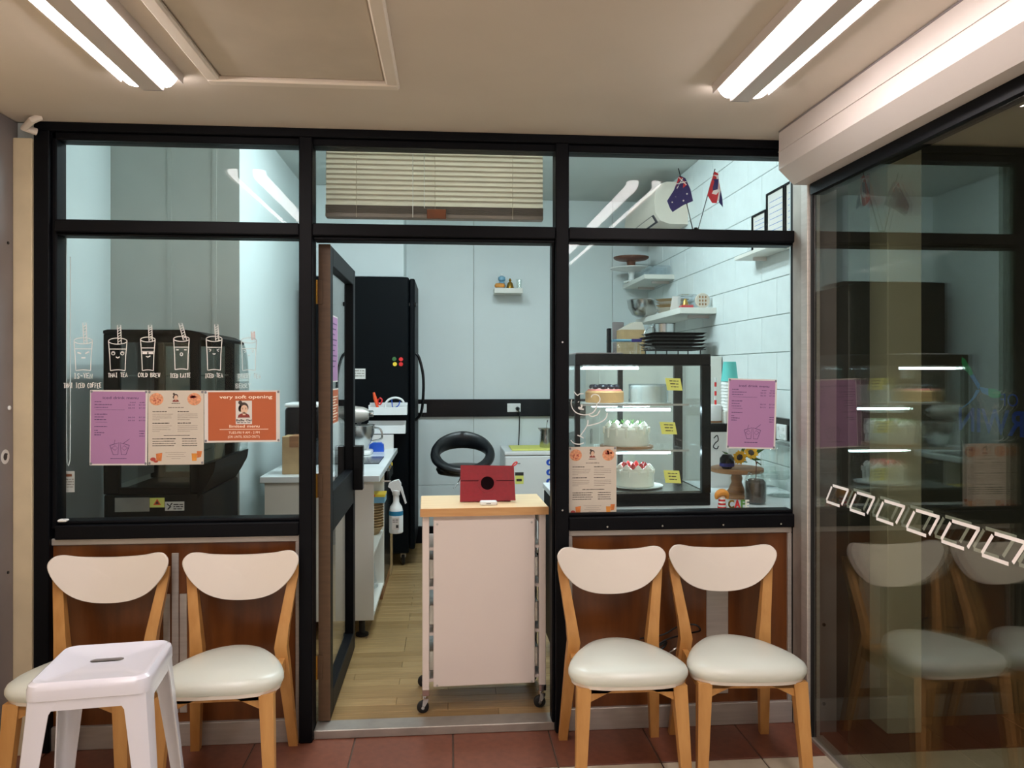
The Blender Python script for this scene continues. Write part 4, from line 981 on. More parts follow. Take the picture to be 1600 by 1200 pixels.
obj('trigger', prism(new_bm(), [(cx+.018,0.8170),(cx+.034,0.8170),(cx+.06,0.7220),(cx+.052,0.7170)], cy-.009, cy+.009), 'white_plastic', t)
# on the worktop
t = thing('induction_plate', 'black glass hot plate let into the marble worktop', 'hot plate', (-.6, 4.98, CH))
obj('plate', B(-.97, -.425, 4.80, 5.18, CH, CH+.006, .002), 'induction', t); obj('ring', L(-.72, 4.94, [(.08,CH+.0055),(.08,CH+.0064),(.077,CH+.0064),(.077,CH+.0055)], 28, cap=False), 'grey_panel', t)
t = thing('stand_mixer', 'silver stand mixer with a steel bowl behind the open door', 'mixer', (-.78, 5.32, CH))
mx_, my_ = sx(561, 5.38), 5.38
obj('base', B(mx_-.22, mx_+.09, my_-.09, my_+.09, CH, CH+.03, .012, 2), 'white_plastic', t)
obj('column', B(mx_-.22, mx_-.13, my_-.05, my_+.05, CH+.03, CH+.24, .015, 2), 'white_plastic', t)
hd = obj('head', lathe(new_bm(), mx_-.26, my_, [(.02,0),(.05,.015),(.058,.10),(.06,.22),(.052,.29),(.035,.325),(.005,.33)], 22, axis='x', cz=CH+.275), 'aluminium', t)
obj('hub', lathe(new_bm(), mx_+.055, my_, [(.02,0),(.022,.004),(.022,.04),(.018,.045)], 16, axis='x', cz=CH+.28), 'chrome', hd)
bo_ = obj('bowl', L(mx_, my_, [(.05,CH+.03),(.052,CH+.035),(.085,CH+.09),(.105,CH+.15),(.108,CH+.20),(.111,CH+.203),(.105,CH+.20),(.05,CH+.04)], 26), 'steel', t)
obj('bowl_handle', tube(new_bm(), smooth_open([(mx_+.105,my_-.01,CH+.185),(mx_+.15,my_-.02,CH+.17),(mx_+.155,my_-.02,CH+.11),(mx_+.09,my_-.01,CH+.09)], 6), .007, 8), 'steel', bo_)
obj('whisk_shaft', L(mx_, my_, [(.012,CH+.19),(.018,CH+.23)], 12), 'chrome', t)
t = thing('wrapped_snack', 'row of little red and cream packets leaning at the front worktop edge', 'packets', (sx(562,4.36), 4.36, CH))
for k in range(4): obj('packet', B(sx(558,4.36), sx(566,4.36), 4.33+k*.02, 4.345+k*.02, CH, CH+.115-.02*k, .003), ('paper_beige','red_plastic','paper_beige','amber_print')[k], t)
t = thing('paper_sheet', 'white sheet propped against the tall black fridge behind the tape dispenser', 'paper', (sx(595,5.74), 5.745, CH))
obj('sheet', B(sx(565,5.74), sx(615,5.74), 5.735, 5.74, CH, CH+.105), 'paper_white', t)
t = thing('tape_dispenser', 'blue tape dispenser on the worktop before the black fridge', 'tape dispenser', (sx(589,5.55), 5.55, CH))
dx = sx(589, 5.55)
obj('body', prism(new_bm(), [(dx-.05,CH),(dx+.05,CH),(dx+.048,CH+.05),(dx+.03,CH+.065),(dx-.03,CH+.065),(dx-.052,CH+.05),(dx-.055,CH+.025)], 5.53, 5.58), 'blue_plastic', t)
obj('roll', lathe(new_bm(), dx-.01, 5.535, [(.028,0),(.028,.03),(.016,.03),(.016,0)], 20, axis='y', cz=CH+.04), 'blue_ceramic', t)
# toaster-like cartons seen through the left window
t = thing('black_kettle_box', 'black appliance behind the orange poster on the worktop', 'appliance', (sx(460,4.6), 4.6, CH))
x0 = sx(440, 4.55)
obj('body', B(x0, x0+.2, 4.62, 4.85, CH+.16, CH+.36, .02, 2), 'black_gloss', t); obj('stand', B(x0+.03, x0+.17, 4.66, 4.82, CH, CH+.16, .01), 'black_frame', t); obj('white_lid', B(x0, x0+.2, 4.62, 4.85, CH+.36, CH+.385, .008), 'white_plastic', t)
t = thing('wood_grain_box', 'tan cardboard box standing on the worktop below the orange poster', 'box', (sx(455,4.4), 4.42, CH))
x0 = sx(442, 4.38)
obj('carton', B(x0, x0+.16, 4.36, 4.50, CH, CH+.21, .002), 'kraft', t); obj('tape', B(x0+.04, x0+.09, 4.358, 4.502, CH+.15, CH+.2115), 'wood_mid', t)
# --- tall black fridge
TX0, TX1, TY0, TY1 = -1.0, sx(648, 5.85), 5.85, 6.62
t = thing('tall_fridge', 'tall matt black upright fridge in the back corner of the kitchen', 'fridge', ((TX0+TX1)/2, 6.2, 0))
obj('body', B(TX0, TX1-.045, TY0, TY1-.05, .10, 2.19, .008), 'fridge_black', t); d_ = obj('door', B(TX1-.04, TX1, TY0+.005, TY1-.06, .13, 2.18, .008), 'fridge_black', t)
obj('handle', tube(new_bm(), smooth_open([(TX1, TY0+.09, 1.62),(TX1+.03, TY0+.085, 1.58),(TX1+.06, TY0+.08, 1.45),(TX1+.062, TY0+.08, 1.3),(TX1+.045, TY0+.085, 1.16),(TX1, TY0+.09, 1.10)], 6), .011, 10), 'black_gloss', d_)
obj('hinge_cover', B(TX1-.06, TX1+.012, TY0+.01, TY0+.06, 1.97, 2.0, .003), 'black_gloss', d_)
for x in (TX0+.06, TX1-.09):
    for y in (TY0+.08, TY1-.12):
        c_ = obj('caster', lathe(new_bm(), x-.012, y, [(.04,0),(.045,.004),(.045,.02),(.04,.024)], 18, axis='x', cz=.045), 'black_rubber', t); obj('fork', B(x-.02, x+.02, y-.025, y+.025, .06, .10), 'aluminium', c_)
for k, (a, b, m) in enumerate(((616,561,'green_plastic'),(626.5,561.5,'red_plastic'),(617,569,'yellow_plastic'),(626.5,569,'red_plastic'))):
    tag(obj('fridge_magnet', L(sx(a,5.845), 5.85, [(.014,-.008),(.016,-.006),(.016,0)], 16, axis='y', cz=sz(a,b,5.845)), m), ('dark green fridge magnet','upper of the two red fridge magnets','yellow fridge magnet','lower of the two red fridge magnets')[k]+' on the tall black fridge', 'magnet', 'round magnets on the fridge side')
t = thing('fridge_note', 'white printed note stuck to the side of the tall black fridge', 'note', (sx(561,5.845), 5.847, sz(561,592,5.845)))
obj('sheet', B(sx(550,5.845), sx(571,5.845), 5.847, 5.849, sz(561,592,5.845), sz(561,576,5.845)), 'paper_white', t); b_ = new_bm()
for k in range(3): fine_print(b_, sx(553,5.845), sx(569,5.845), sz(561,588-k*4,5.845), .007, lambda a, b: (a, 5.846, b), random.Random(k))
obj('lettering', b_, 'ink_grey', t)
def bin_(label, px0, px1, py0, py1):
    t = thing('magnetic_bin', label, 'bin', (sx((px0+px1)/2,5.8), 5.8, sz(px0,py1,5.8)), group='white bins on the fridge side')
    x0, x1, z0, z1 = sx(px0,5.8), sx(px1,5.8), sz(px0,py1,5.8), sz(px0,py0,5.8)
    obj('front', B(x0, x1, 5.74, 5.745, z0, z1-.03, .001), 'white_plastic', t); obj('back', B(x0, x1, 5.842, 5.848, z0, z1, .001), 'white_plastic', t)
    obj('bottom', B(x0, x1, 5.745, 5.842, z0, z0+.005), 'white_plastic', t)
    for a in (x0, x1-.005): obj('side', B(a, a+.005, 5.745, 5.842, z0, z1-.015), 'white_plastic', t)
    return x0, x1, z0, z1
x0, x1, z0, z1 = bin_('white bin on the black fridge holding scissors and tongs, upper of two', 577, 636.5, 629.5, 648)
bin_('empty white bin on the black fridge, lower of two', 575, 634, 658, 677)
t = thing('scissors', 'orange-handled scissors standing in the upper white bin', 'scissors', (sx(590,5.79), 5.79, z0+.005))
q = lambda px, py: (sx(px,5.79), 5.79, sz(px,py,5.79))
obj('handle', tube(new_bm(), [q(584,613), q(586,622), q(590,637)], [.008,.014,.01], 10), 'orange_plastic', t); obj('handle', tube(new_bm(), smooth_closed([q(593,622), q(597,625), q(594,632), q(590,628)], 4), .006, 8), 'red_plastic', t); obj('blade', tube(new_bm(), [q(590,637), q(592,645)], .006, 6), 'steel', t)
t = thing('tongs', 'white looped tongs sticking out of the upper white bin', 'tongs', (sx(616,5.79), 5.79, z0+.005))
obj('arm', tube(new_bm(), smooth_open([q(602,644), q(602,632), q(608,624), q(618,621.5), q(627,624), q(631,629)], 6), .008, 8), 'ceramic_white', t); obj('arm', tube(new_bm(), smooth_open([q(612,624), q(614,637), q(622,634), q(625,627)], 6), .004, 8), 'blue_plastic', t)
# --- back wall: little shelf with ornaments, sockets
t = thing('wall_shelf', 'small white floating shelf high on the back wall', 'shelf', (sx(795,6.55), 6.55, 2.17))
SX0, SX1 = sx(772.5, 6.46), sx(817, 6.46); SZ0, SZ1 = sz(795,458,6.46), sz(795,450,6.46)
obj('board', B(SX0, SX1, 6.46, WB, SZ0, SZ1, .002), 'white_laminate', t)
t = thing('figurine', 'pale blue figurine with a round head on the small wall shelf', 'figurine', (sx(784,6.54), 6.54, SZ1)); fx = sx(784,6.54)
obj('body', L(fx, 6.54, [(.03,SZ1),(.036,SZ1+.03),(.022,SZ1+.06)], 16), 'blue_ceramic', t); obj('head', L(fx, 6.54, [(.01,SZ1+.055),(.032,SZ1+.075),(.03,SZ1+.1),(.008,SZ1+.115)], 16), 'blue_ceramic', t); obj('hat', L(fx, 6.54, [(.012,SZ1+.112),(.012,SZ1+.13)], 10), 'ceramic_white', t)
t = thing('bell', 'small golden bell ornament on the wall shelf', 'ornament', (sx(796,6.54), 6.54, SZ1)); fx = sx(797,6.54)
obj('bowl', L(fx, 6.54, [(.034,SZ1),(.03,SZ1+.02),(.022,SZ1+.05),(.012,SZ1+.06)], 16), 'brass', t); obj('knob', L(fx, 6.54, [(.006,SZ1+.06),(.013,SZ1+.075),(.004,SZ1+.09)], 12), 'brass', t)
t = thing('bread_ornament', 'little brown loaf ornament at the front of the wall shelf', 'ornament', (sx(780,6.49), 6.49, SZ1)); fx = sx(781,6.49)
obj('loaf', lathe(new_bm(), fx-.045, 6.49, [(.005,0),(.02,.01),(.024,.045),(.02,.08),(.005,.09)], 14, axis='x', cz=SZ1+.022), 'croissant', t); obj('plate', L(fx, 6.49, [(.03,SZ1),(.04,SZ1+.004)], 16), 'ceramic_white', t)
t = thing('shot_glass', 'clear tumbler at the end of the small wall shelf', 'glass', (sx(811,6.54), 6.54, SZ1)); fx = sx(811,6.54)
obj('wall', L(fx, 6.54, [(.02,SZ1),(.03,SZ1+.085),(.027,SZ1+.085),(.018,SZ1+.01)], 18), 'clear_glass', t); obj('foot', L(fx, 6.54, [(.019,SZ1),(.019,SZ1+.008)], 18), 'clear_glass', t)
def socket(label, px, py, two=True):
    x, z = sx(px, WB-.04), sz(px, py, WB-.04)
    t = thing('power_socket', label, 'socket', (x, WB-.04, z))
    obj('plate', B(x-.058, x+.058, WB-.047, WB-.035, z-.037, z+.037, .003), 'white_plastic', t)
    for s in (-.03, .03): obj('switch', B(x+s-.007, x+s+.007, WB-.05, WB-.046, z+.012, z+.026, .001), 'ceramic_white', t)
    return t, x, z
socket('white double socket on the black duct beside the tall fridge', 656, 638)
t, x, z = socket('white double socket with a plug and hanging cable on the black duct', 803, 637)
obj('plug', L(x+.03, WB-.047, [(.014,-.035),(.018,-.02),(.018,0)], 14, axis='y', cz=z-.008), 'black_gloss', t)
obj('cable', tube(new_bm(), smooth_open([(x+.03,WB-.08,z-.01),(x+.045,WB-.07,z-.06),(x+.045,WB-.05,z-.2),(x+.04,WB-.04,.84)], 6), .005, 8), 'black_rubber', t)
# --- black round-backed bar chair
t = thing('bar_chair', 'black bar chair with a ring-shaped padded back behind the trolley', 'chair', (sx(722,5.75), 5.75, 0))
bx_, by_ = sx(723, 5.75), 5.75
zc = sz(723, 708, 5.75)
def rg(r_, lift): return [(bx_+r_*math.cos(a), by_+.0+r_*.92*math.sin(a), zc+lift*math.sin(a)) for a in [2*PI*k/36 for k in range(36)]]
bm = new_bm(); R = []
N = 40
for k in range(N+1):
    a = 2*PI*k/N; c, s = math.cos(a), math.sin(a)
    ctr = Vector((bx_+.205*c, by_+.17*s, zc-.01+.095*s)); rad = Vector((c, s*.85, .25*s)).normalized(); nz = Vector((0, 0, 1))
    nz = (nz-rad*nz.dot(rad)).normalized(); w_ = .036; h_ = .048+.022*s
    R.append([ctr+rad*w_*math.cos(b)+nz*h_*math.sin(b) for b in [2*PI*j/12 for j in range(12)]])
loft(bm, R, False, False); obj('backrest', bm, 'black_leather', t)
obj('seat', loft(new_bm(), [[(bx_+.2*s*math.cos(a), by_+.17*s*math.sin(a)-.005, z) for a in [2*PI*k/28 for k in range(28)]] for s, z in ((.6,zc-.165),(.92,zc-.15),(1,zc-.12),(.95,zc-.095),(.7,zc-.085),(.02,zc-.085))]), 'black_leather', t)
obj('gas_column', L(bx_, by_, [(.028,.03),(.028,.35),(.018,.351),(.018,zc-.15)], 16), 'chrome', t); obj('base', L(bx_, by_, [(.2,.0),(.2,.008),(.16,.02),(.03,.05)], 28), 'chrome', t)
obj('foot_ring', lathe(new_bm(), bx_, by_, [(.15,.25),(.156,.256),(.15,.262),(.144,.256)], 24, cap=False), 'chrome', t)
obj('height_lever', tube(new_bm(), smooth_open([(bx_-.01,by_-.05,zc-.15),(bx_-.03,by_-.13,zc-.19),(bx_-.07,by_-.16,zc-.24)], 5), .004, 8), 'chrome', t)
# --- white chest freezer on the back wall
t = thing('small_freezer', 'white small freezer with blue droplet stickers against the back wall', 'freezer', (.74, 6.35, 0))
WX0, WX1, WY, WH = sx(789, 6.08), sx(789, 6.08)+.56, 6.08, sz(789, 706, 6.08)
obj('body', B(WX0, WX1, WY+.04, WB-.04, .02, WH-.03, .006), 'white_plastic', t); obj('lid', B(WX0-.004, WX1+.004, WY, WB-.04, WH-.03, WH, .006), 'white_plastic', t)
d_ = obj('door', B(WX0, WX1, WY, WY+.036, .05, WH-.036, .008), 'white_plastic', t)
obj('plinth', B(WX0+.02, WX1-.02, WY+.05, WB-.06, 0, .03), 'black_frame', t)
for py in (722.5, 738, 752.5):
    z = sz(858, py, WY); x = sx(858.5, WY)
    b_ = new_bm(); flat_disc(b_, x, z, .026, .025, lambda a, b: (a, WY-.001, b)); s_ = obj('droplet_sticker', b_, 'blue_plastic', d_); b_ = new_bm(); flat_poly(b_, [(x-.008,z-.006),(x,z-.012),(x+.008,z-.006),(x,z+.014)], lambda a, b: (a, WY-.0016, b)); obj('droplet', b_, 'paper_white', s_)
b_ = new_bm(); flat_rect(b_, sx(805,WY), sx(818,WY), sz(810,756,WY), sz(810,738,WY), lambda a, b: (a, WY-.001, b)); e_ = obj('energy_label', b_, 'note_yellow', d_)
b_ = new_bm(); flat_rect(b_, sx(804.8,WY), sx(818,WY), sz(810,743,WY), sz(810,738,WY), lambda a, b: (a, WY-.0016, b)); fine_print(b_, sx(807,WY), sx(816,WY), sz(810,752,WY), .02, lambda a, b: (a, WY-.0016, b), random.Random(1)); obj('label_heading', b_, 'ink_dark', e_)
b_ = new_bm(); flat_rect(b_, sx(806,WY), sx(813,WY), sz(810,725,WY), sz(810,723.5,WY), lambda a, b: (a, WY-.001, b)); obj('badge', b_, 'grey_panel', d_)
tag(obj('cutting_board', B(sx(800,6.15), sx(800,6.15)+.5, 6.15, 6.5, WH, WH+.012, .004), 'herb' if False else 'note_yellow'), 'pale yellow chopping board lying on the white freezer', 'board')
t = thing('milk_jug', 'steel milk jug on the chopping board', 'jug', (sx(852,6.3), 6.3, WH+.012)); jx_, jy = sx(853, 6.3), 6.3
obj('body', L(jx_, jy, [(.05,WH+.012),(.053,WH+.02),(.05,WH+.10),(.046,WH+.16),(.05,WH+.17),(.044,WH+.165),(.046,WH+.03)], 24), 'steel', t)
obj('spout', prism(new_bm(), [(jx_-.045,WH+.14),(jx_-.068,WH+.172),(jx_-.04,WH+.172)], jy-.012, jy+.012), 'steel', t); obj('spoon', tube(new_bm(), [(jx_,jy,WH+.1),(jx_+.01,jy,WH+.22),(jx_+.015,jy,WH+.235)], [.003,.003,.008], 8), 'chrome', t)
obj('handle', tube(new_bm(), smooth_open([(jx_+.045,jy,WH+.15),(jx_+.08,jy,WH+.14),(jx_+.08,jy,WH+.07),(jx_+.05,jy,WH+.05)], 5), .005, 8), 'steel', t)

# ================================================================== KITCHEN, RIGHT SIDE
RC = .872
t = thing('right_worktop', 'white worktop behind the cake window', 'worktop', (1.13, 3.75, RC-.03))
obj('slab', B(.515, WR-.046, 3.292, 4.16, RC-.03, RC, .003), 'marble', t)
t = thing('display_counter', 'dark counter cabinet that carries the cake case worktop', 'cabinet', (1.13, 3.75, 0))
obj('body', B(.53, WR-.05, 3.30, 4.14, .08, RC-.03, .002), 'black_frame', t); obj('plinth', B(.56, WR-.05, 3.33, 4.1, 0, .08), 'black_rubber', t)
for y in (3.305, 3.72): obj('end_door', B(.518, .53, y, y+.41, .09, RC-.036, .002), 'black_frame', t)
# --- cake case
KX0, KX1, KY0, KY1, KZ0, KZ1 = sx(899,3.38), sx(1111,3.38), 3.38, 3.83, RC+.0, sz(1000,553,3.38)
t = thing('cake_case', 'black framed glass cake case with lit shelves of cakes', 'display case', ((KX0+KX1)/2, 3.6, KZ0))
gb, gt = sz(1000,772,3.38), sz(1000,571,3.38)
gx0, gx1 = KX0+.022, sx(1097,3.38)
bs = obj('base', B(KX0, KX1, KY0+.004, KY1, KZ0, gb-.0, .004), 'black_gloss', t)
obj('top', B(KX0, KX1, KY0, KY1, gt, KZ1, .004), 'black_gloss', t)
for x0, x1 in ((KX0, gx0), (gx1, KX1)):
    obj('corner_post', B(x0, x1, KY0, KY0+.03, gb, gt, .002), 'black_gloss', t); obj('corner_post', B(x0, x1, KY1-.03, KY1, gb, gt, .002), 'black_gloss', t)
obj('front_glass', B(gx0, gx1, KY0+.008, KY0+.013, gb, gt), 'case_glass', t); obj('rear_glass', B(gx0, gx1, KY1-.02, KY1-.015, gb, gt), 'case_glass', t)
obj('rear_stile', B((gx0+gx1)/2-.012, (gx0+gx1)/2+.012, KY1-.028, KY1-.008, gb, gt), 'black_gloss', t)
for x in (KX0+.006, KX1-.012): obj('side_glass', B(x, x+.005, KY0+.03, KY1-.03, gb, gt), 'case_glass', t)
SH = [gb+.006, sz(985,700,3.55), sz(985,630,3.55)]
SXa, SXb = KX0+.03, KX1-.03
for z in SH[1:]:
    s_ = obj('shelf', B(SXa, SXb-.05, KY0+.07, KY1-.05, z-.006, z), 'case_glass', t); obj('shelf_edge', B(SXa, SXb-.05, KY0+.068, KY0+.071, z-.008, z+.001), 'aluminium', s_)
    for x in (SXa+.02, SXb-.09): obj('bracket', B(x, x+.012, KY1-.06, KY1-.03, z-.02, z-.006), 'steel', s_)
obj('rack', B(SXa, SXb, KY0+.04, KY1-.04, gb, gb+.005), 'steel', t)
for x0p, x1p, py, yy in ((911,997,575.5,3.44),(948,1047,640.5,3.62),(952,1047,707.5,3.62)):
    lt = obj('light_bar', B(sx(x0p,yy)-.004, sx(x1p,yy)+.004, yy-.004, yy+.012, sz(980,py-2.2,yy), sz(980,py-2.2,yy)+.006), 'aluminium', t)
    obj('led_strip', B(sx(x0p,yy), sx(x1p,yy), yy-.004, yy+.01, sz(980,py+1.6,yy), sz(980,py-2.2,yy)), 'case_led', lt)
tag(obj('metal_tray', B(KX0+.02, KX0+.24, KY0+.1, KY1-.05, KZ1, KZ1+.008, .003), 'grey_panel'), 'thin grey metal tray lying on top of the cake case', 'tray')
def note(label, px, py, w_, yy, tilt):
    x, z = sx(px, yy), sz(px, py, yy); h_ = w_*.78
    t = thing('price_note', label, 'note', (x, yy, z-h_/2), rot=(0, tilt, 0), group='yellow price notes in the cake case')
    obj('sheet', prism(new_bm(), [(-w_/2-.006,h_/2+h_/2),(w_/2-.006,h_/2+h_/2),(w_/2+.006,0),(-w_/2+.006,0)], -.0006, .0006), 'note_yellow', t, True)
    b_ = new_bm(); r = random.Random(px)
    for k, v in enumerate((.74,.5,.26)): fine_print(b_, -w_*.3+.004*k, w_*.3, h_*v, .0045, lambda a, b: (a, -.0014, b), r)
    obj('handwriting', b_, 'ink_dark', t, True)
    return t
ny = KY0+.005
note('yellow price note at the top right of the cake case, beside the white cake', 1052.5, 600.5, .07, ny, .03); note('yellow price note beside the green-topped cream cake', 1044, 669, .07, ny, .03); note('yellow price note beside the strawberry cake', 1050, 745, .072, ny, .05)
def cake_side(px0, px1, pyt, pyb, yy):
    return sx((px0+px1)/2, yy), sz(px0, pyb, yy), (sx(px1,yy)-sx(px0,yy))/2, sz(px0,pyt,yy)-sz(px0,pyb,yy)
# berry cheesecake
yy = 3.56
cx, z0, r_, h_ = cake_side(915, 974, 609, 629, yy); z0 = SH[2]
t = thing('berry_cheesecake', 'golden cheesecake topped with dark berries on the upper case shelf', 'cake', (cx, yy, z0))
obj('board', L(cx, yy, [(r_+.02,z0),(r_+.02,z0+.004)], 30), 'ceramic_white', t)
obj('cake', L(cx, yy, [(r_-.004,z0+.004),(r_,z0+.008),(r_,z0+h_-.008),(r_-.003,z0+h_-.004),(r_-.012,z0+h_)], 36), 'cheesecake', t)
obj('berry_sauce', L(cx, yy, [(r_-.008,z0+h_),(r_-.014,z0+h_+.006),(.01,z0+h_+.007)], 30), 'crumb_pink', t)
bmesh_b = mesh_of(L(0, 0, [(.004,0),(.013,.006),(.015,.014),(.010,.022),(.003,.024)], 12), 'berry', 'blackberry')
for k in range(9):
    a = k*2*PI/9+.2; share('berry', bmesh_b, (cx+.058*math.cos(a), yy+.058*math.sin(a), z0+h_+.005), t)
for k in range(4): share('berry', bmesh_b, (cx+.02*math.cos(k*1.57), yy+.02*math.sin(k*1.57), z0+h_+.006), t)
b_ = new_bm()
for k in range(4): lathe(b_, cx-.05+k*.033, yy, [(.016,z0+h_+.006),(.012,z0+h_+.013),(.003,z0+h_+.02)], 10)
obj('cream_dots', b_, 'cream_white', t)
# white paper-wrapped cake
cx, _, r_, h_ = cake_side(983, 1043, 598, 628, yy)
t = thing('white_layer_cake', 'plain white wrapped cake beside the berry cheesecake', 'cake', (cx, yy, z0))
obj('board', L(cx, yy, [(r_+.012,z0),(r_+.012,z0+.004)], 30), 'ceramic_white', t); obj('cake', L(cx, yy, [(r_-.006,z0+.004),(r_-.006,z0+h_-.012),(r_-.014,z0+h_-.006)], 36), 'cake_white', t)
obj('wrapper', L(cx, yy, [(r_,z0+.004),(r_,z0+h_),(r_-.0015,z0+h_),(r_-.0015,z0+.004)], 36, cap=False), 'plastic_clear', t)
# cream cake with herbs
yy = 3.57; z1_ = SH[1]
cx, _, r_, h_ = cake_side(944, 1013, 662, 692, yy)
tag(obj('cake_board', L(sx(979,yy), yy, [(.115,z1_),(.125,z1_+.002),(.125,z1_+.012),(.12,z1_+.014)], 36), 'wood_mid'), 'round wooden board under the green-topped cream cake', 'board')
z1_ += .014
t = thing('cream_cake', 'dripping cream cake with green sprigs on the middle case shelf', 'cake', (cx, yy, z1_))
obj('cake', L(cx, yy, [(r_,z1_),(r_+.002,z1_+.01),(r_-.001,z1_+h_-.014),(r_-.01,z1_+h_-.004),(r_-.03,z1_+h_)], 40), 'cake_white', t)
b_ = new_bm(); rb = random.Random(5)
for k in range(14):
    a = 2*PI*k/14; l = rb.uniform(.015, .05); px_, py_ = cx+(r_+.001)*math.cos(a), yy+(r_+.001)*math.sin(a)
    tube(b_, [(px_, py_, z1_+h_-.006), (px_, py_, z1_+h_-.006-l*.8), (px_, py_, z1_+h_-.006-l)], [.007,.006,.003], 8)
obj('cream_drips', b_, 'cream_white', t)
dol = mesh_of(L(0, 0, [(.018,0),(.02,.006),(.014,.014),(.007,.022),(.001,.026)], 12), 'cream_dollop', 'cream_white')
spr = mesh_of(tube(tube(tube(new_bm(), [(0,0,0),(.006,0,.02)], [.003,.001], 5), [(0,0,0),(-.008,.003,.018)], [.003,.001], 5), [(0,0,0),(.001,-.007,.016)], [.003,.001], 5), 'sprig', 'herb')
for k in range(10):
    a = 2*PI*k/10; share('cream_dollop', dol, (cx+(r_-.022)*math.cos(a), yy+(r_-.022)*math.sin(a), z1_+h_-.006), t)
    share('sprig', spr, (cx+(r_-.03)*math.cos(a+.3), yy+(r_-.03)*math.sin(a+.3), z1_+h_+.006), t)
# strawberry cake
yy = 3.56; z2_ = SH[0]
cx, _, r_, h_ = cake_side(962, 1021, 738, 764, yy)
tag(obj('cake_plate', L(cx+.005, yy, [(.08,z2_),(.125,z2_+.006),(.128,z2_+.010),(.12,z2_+.009),(.07,z2_+.006)], 36), 'ceramic_white'), 'white plate under the strawberry cake', 'plate')
z2_ += .009
t = thing('strawberry_cake', 'white cream cake topped with strawberries on the lowest case shelf', 'cake', (cx, yy, z2_))
obj('cake', L(cx, yy, [(r_,z2_),(r_,z2_+h_-.01),(r_-.008,z2_+h_-.002),(r_-.02,z2_+h_)], 40), 'cake_white', t)
b_ = new_bm()
for k in range(12):
    a = 2*PI*k/12; l = rb.uniform(.012, .035); px_, py_ = cx+(r_+.001)*math.cos(a), yy+(r_+.001)*math.sin(a)
    tube(b_, [(px_, py_, z2_+h_-.004), (px_, py_, z2_+h_-.004-l*.8), (px_, py_, z2_+h_-.004-l)], [.006,.005,.002], 8)
obj('cream_drips', b_, 'cream_white', t)
sb = mesh_of(L(0, 0, [(.004,0),(.014,.008),(.011,.02),(.002,.03)], 12), 'strawberry', 'strawberry')
for k in range(8):
    a = 2*PI*k/8; share('cream_dollop', dol, (cx+(r_-.02)*math.cos(a), yy+(r_-.02)*math.sin(a), z2_+h_-.004), t); share('strawberry', sb, (cx+(r_-.04)*math.cos(a+.4), yy+(r_-.04)*math.sin(a+.4), z2_+h_), t)
# --- around the cake case
t = thing('cake_stand', 'turned wooden cake stand on the worktop behind the coffee jar', 'cake stand', (sx(1151,3.62), 3.62, RC)); sx_, sy_ = sx(1151,3.62), 3.62
zt_ = sz(1151, 730, 3.62)
obj('plate', L(sx_, sy_, [(.12,zt_-.022),(.126,zt_-.018),(.126,zt_-.003),(.12,zt_)], 36), 'wood_mid', t)
obj('stem', L(sx_, sy_, [(.05,RC+.02),(.036,RC+.04),(.024,RC+.07),(.028,RC+.09),(.022,RC+.11),(.03,RC+.14),(.04,zt_-.03),(.055,zt_-.022)], 28), 'wood_mid', t); obj('foot', L(sx_, sy_, [(.095,RC),(.098,RC+.006),(.09,RC+.018),(.05,RC+.022)], 32), 'wood_mid', t)
def sunflower(px, py, label, tilt):
    x, z, y = sx(px, 3.58), sz(px, py, 3.58), 3.58
    t = thing('sunflower', label, 'flower', (x, y, z), rot=(tilt, 0, 0), group='sunflowers on the wooden cake stand')
    b_ = new_bm()
    for k in range(14):
        a = 2*PI*k/14; c, s = math.cos(a), math.sin(a)
        P = [(.012,-.004),(.024,-.009),(.036,0),(.024,.009),(.012,.004)]
        loft(b_, [[(u*c-v*s, -.004-.2*u*(k % 2), u*s+v*c) for u, v in P], [(u*c-v*s, -.002-.2*u*(k % 2), u*s+v*c) for u, v in P]])
    obj('petals', b_, 'sunflower', t, True); obj('disc', L(0, 0, [(.016,0),(.016,-.006),(.01,-.011),(.002,-.012)], 18, axis='y'), 'coffee_bean', t, True)
    obj('stalk', tube(new_bm(), [(0,.002,0),(.03,.03,-.03),(.06,.05,-.04)], .003, 6), 'leaf', t, True)
sunflower(1155, 714, 'sunflower facing the window, larger and lower of two', .15); sunflower(1173, 708, 'sunflower turned up behind the other on the cake stand', -.5)
t = thing('leaf_sprig', 'green leaves beside the sunflowers on the cake stand', 'leaves', (sx(1175,3.62), 3.62, zt_)); 
for k, (px, py, dx, dz) in enumerate(((1182,706,.04,.012),(1178,716,.045,-.012),(1140,712,-.03,.02),(1165,704,.02,.03))):
    x, z = sx(px,3.61), sz(px,py,3.61); P = [(x-dx,z-dz),(x-.004,z+.012),(x+dx,z+dz),(x+.004,z-.012)]
    obj('leaf', loft(new_bm(), [[(a, 3.61+.01*k, b) for a, b in P], [(a, 3.613+.01*k, b) for a, b in P]]), 'leaf', t)
t = thing('dark_pot', 'small dark vase lying at the left of the sunflowers', 'vase', (sx(1136,3.56), 3.56, zt_))
x = sx(1137,3.56); obj('body', L(x, 3.57, [(.02,zt_),(.034,zt_+.02),(.034,zt_+.05),(.02,zt_+.068)], 20), 'black_gloss', t); obj('blue_band', L(x, 3.57, [(.0345,zt_+.012),(.0352,zt_+.02),(.0345,zt_+.028)], 20, cap=False), 'flag_blue', t)
t = thing('coffee_jar', 'round-shouldered glass jar of coffee beans on the worktop', 'jar', (sx(1180,3.42), 3.42, RC)); x, y = sx(1180.5, 3.42), 3.42; zj = sz(1180, 738, 3.42)
obj('glass', L(x, y, [(.046,RC),(.05,RC+.006),(.05,zj-.04),(.044,zj-.02),(.032,zj-.004),(.034,zj),(.029,zj),(.040,zj-.02),(.046,zj-.04),(.046,RC+.01)], 30), 'clear_glass', t)
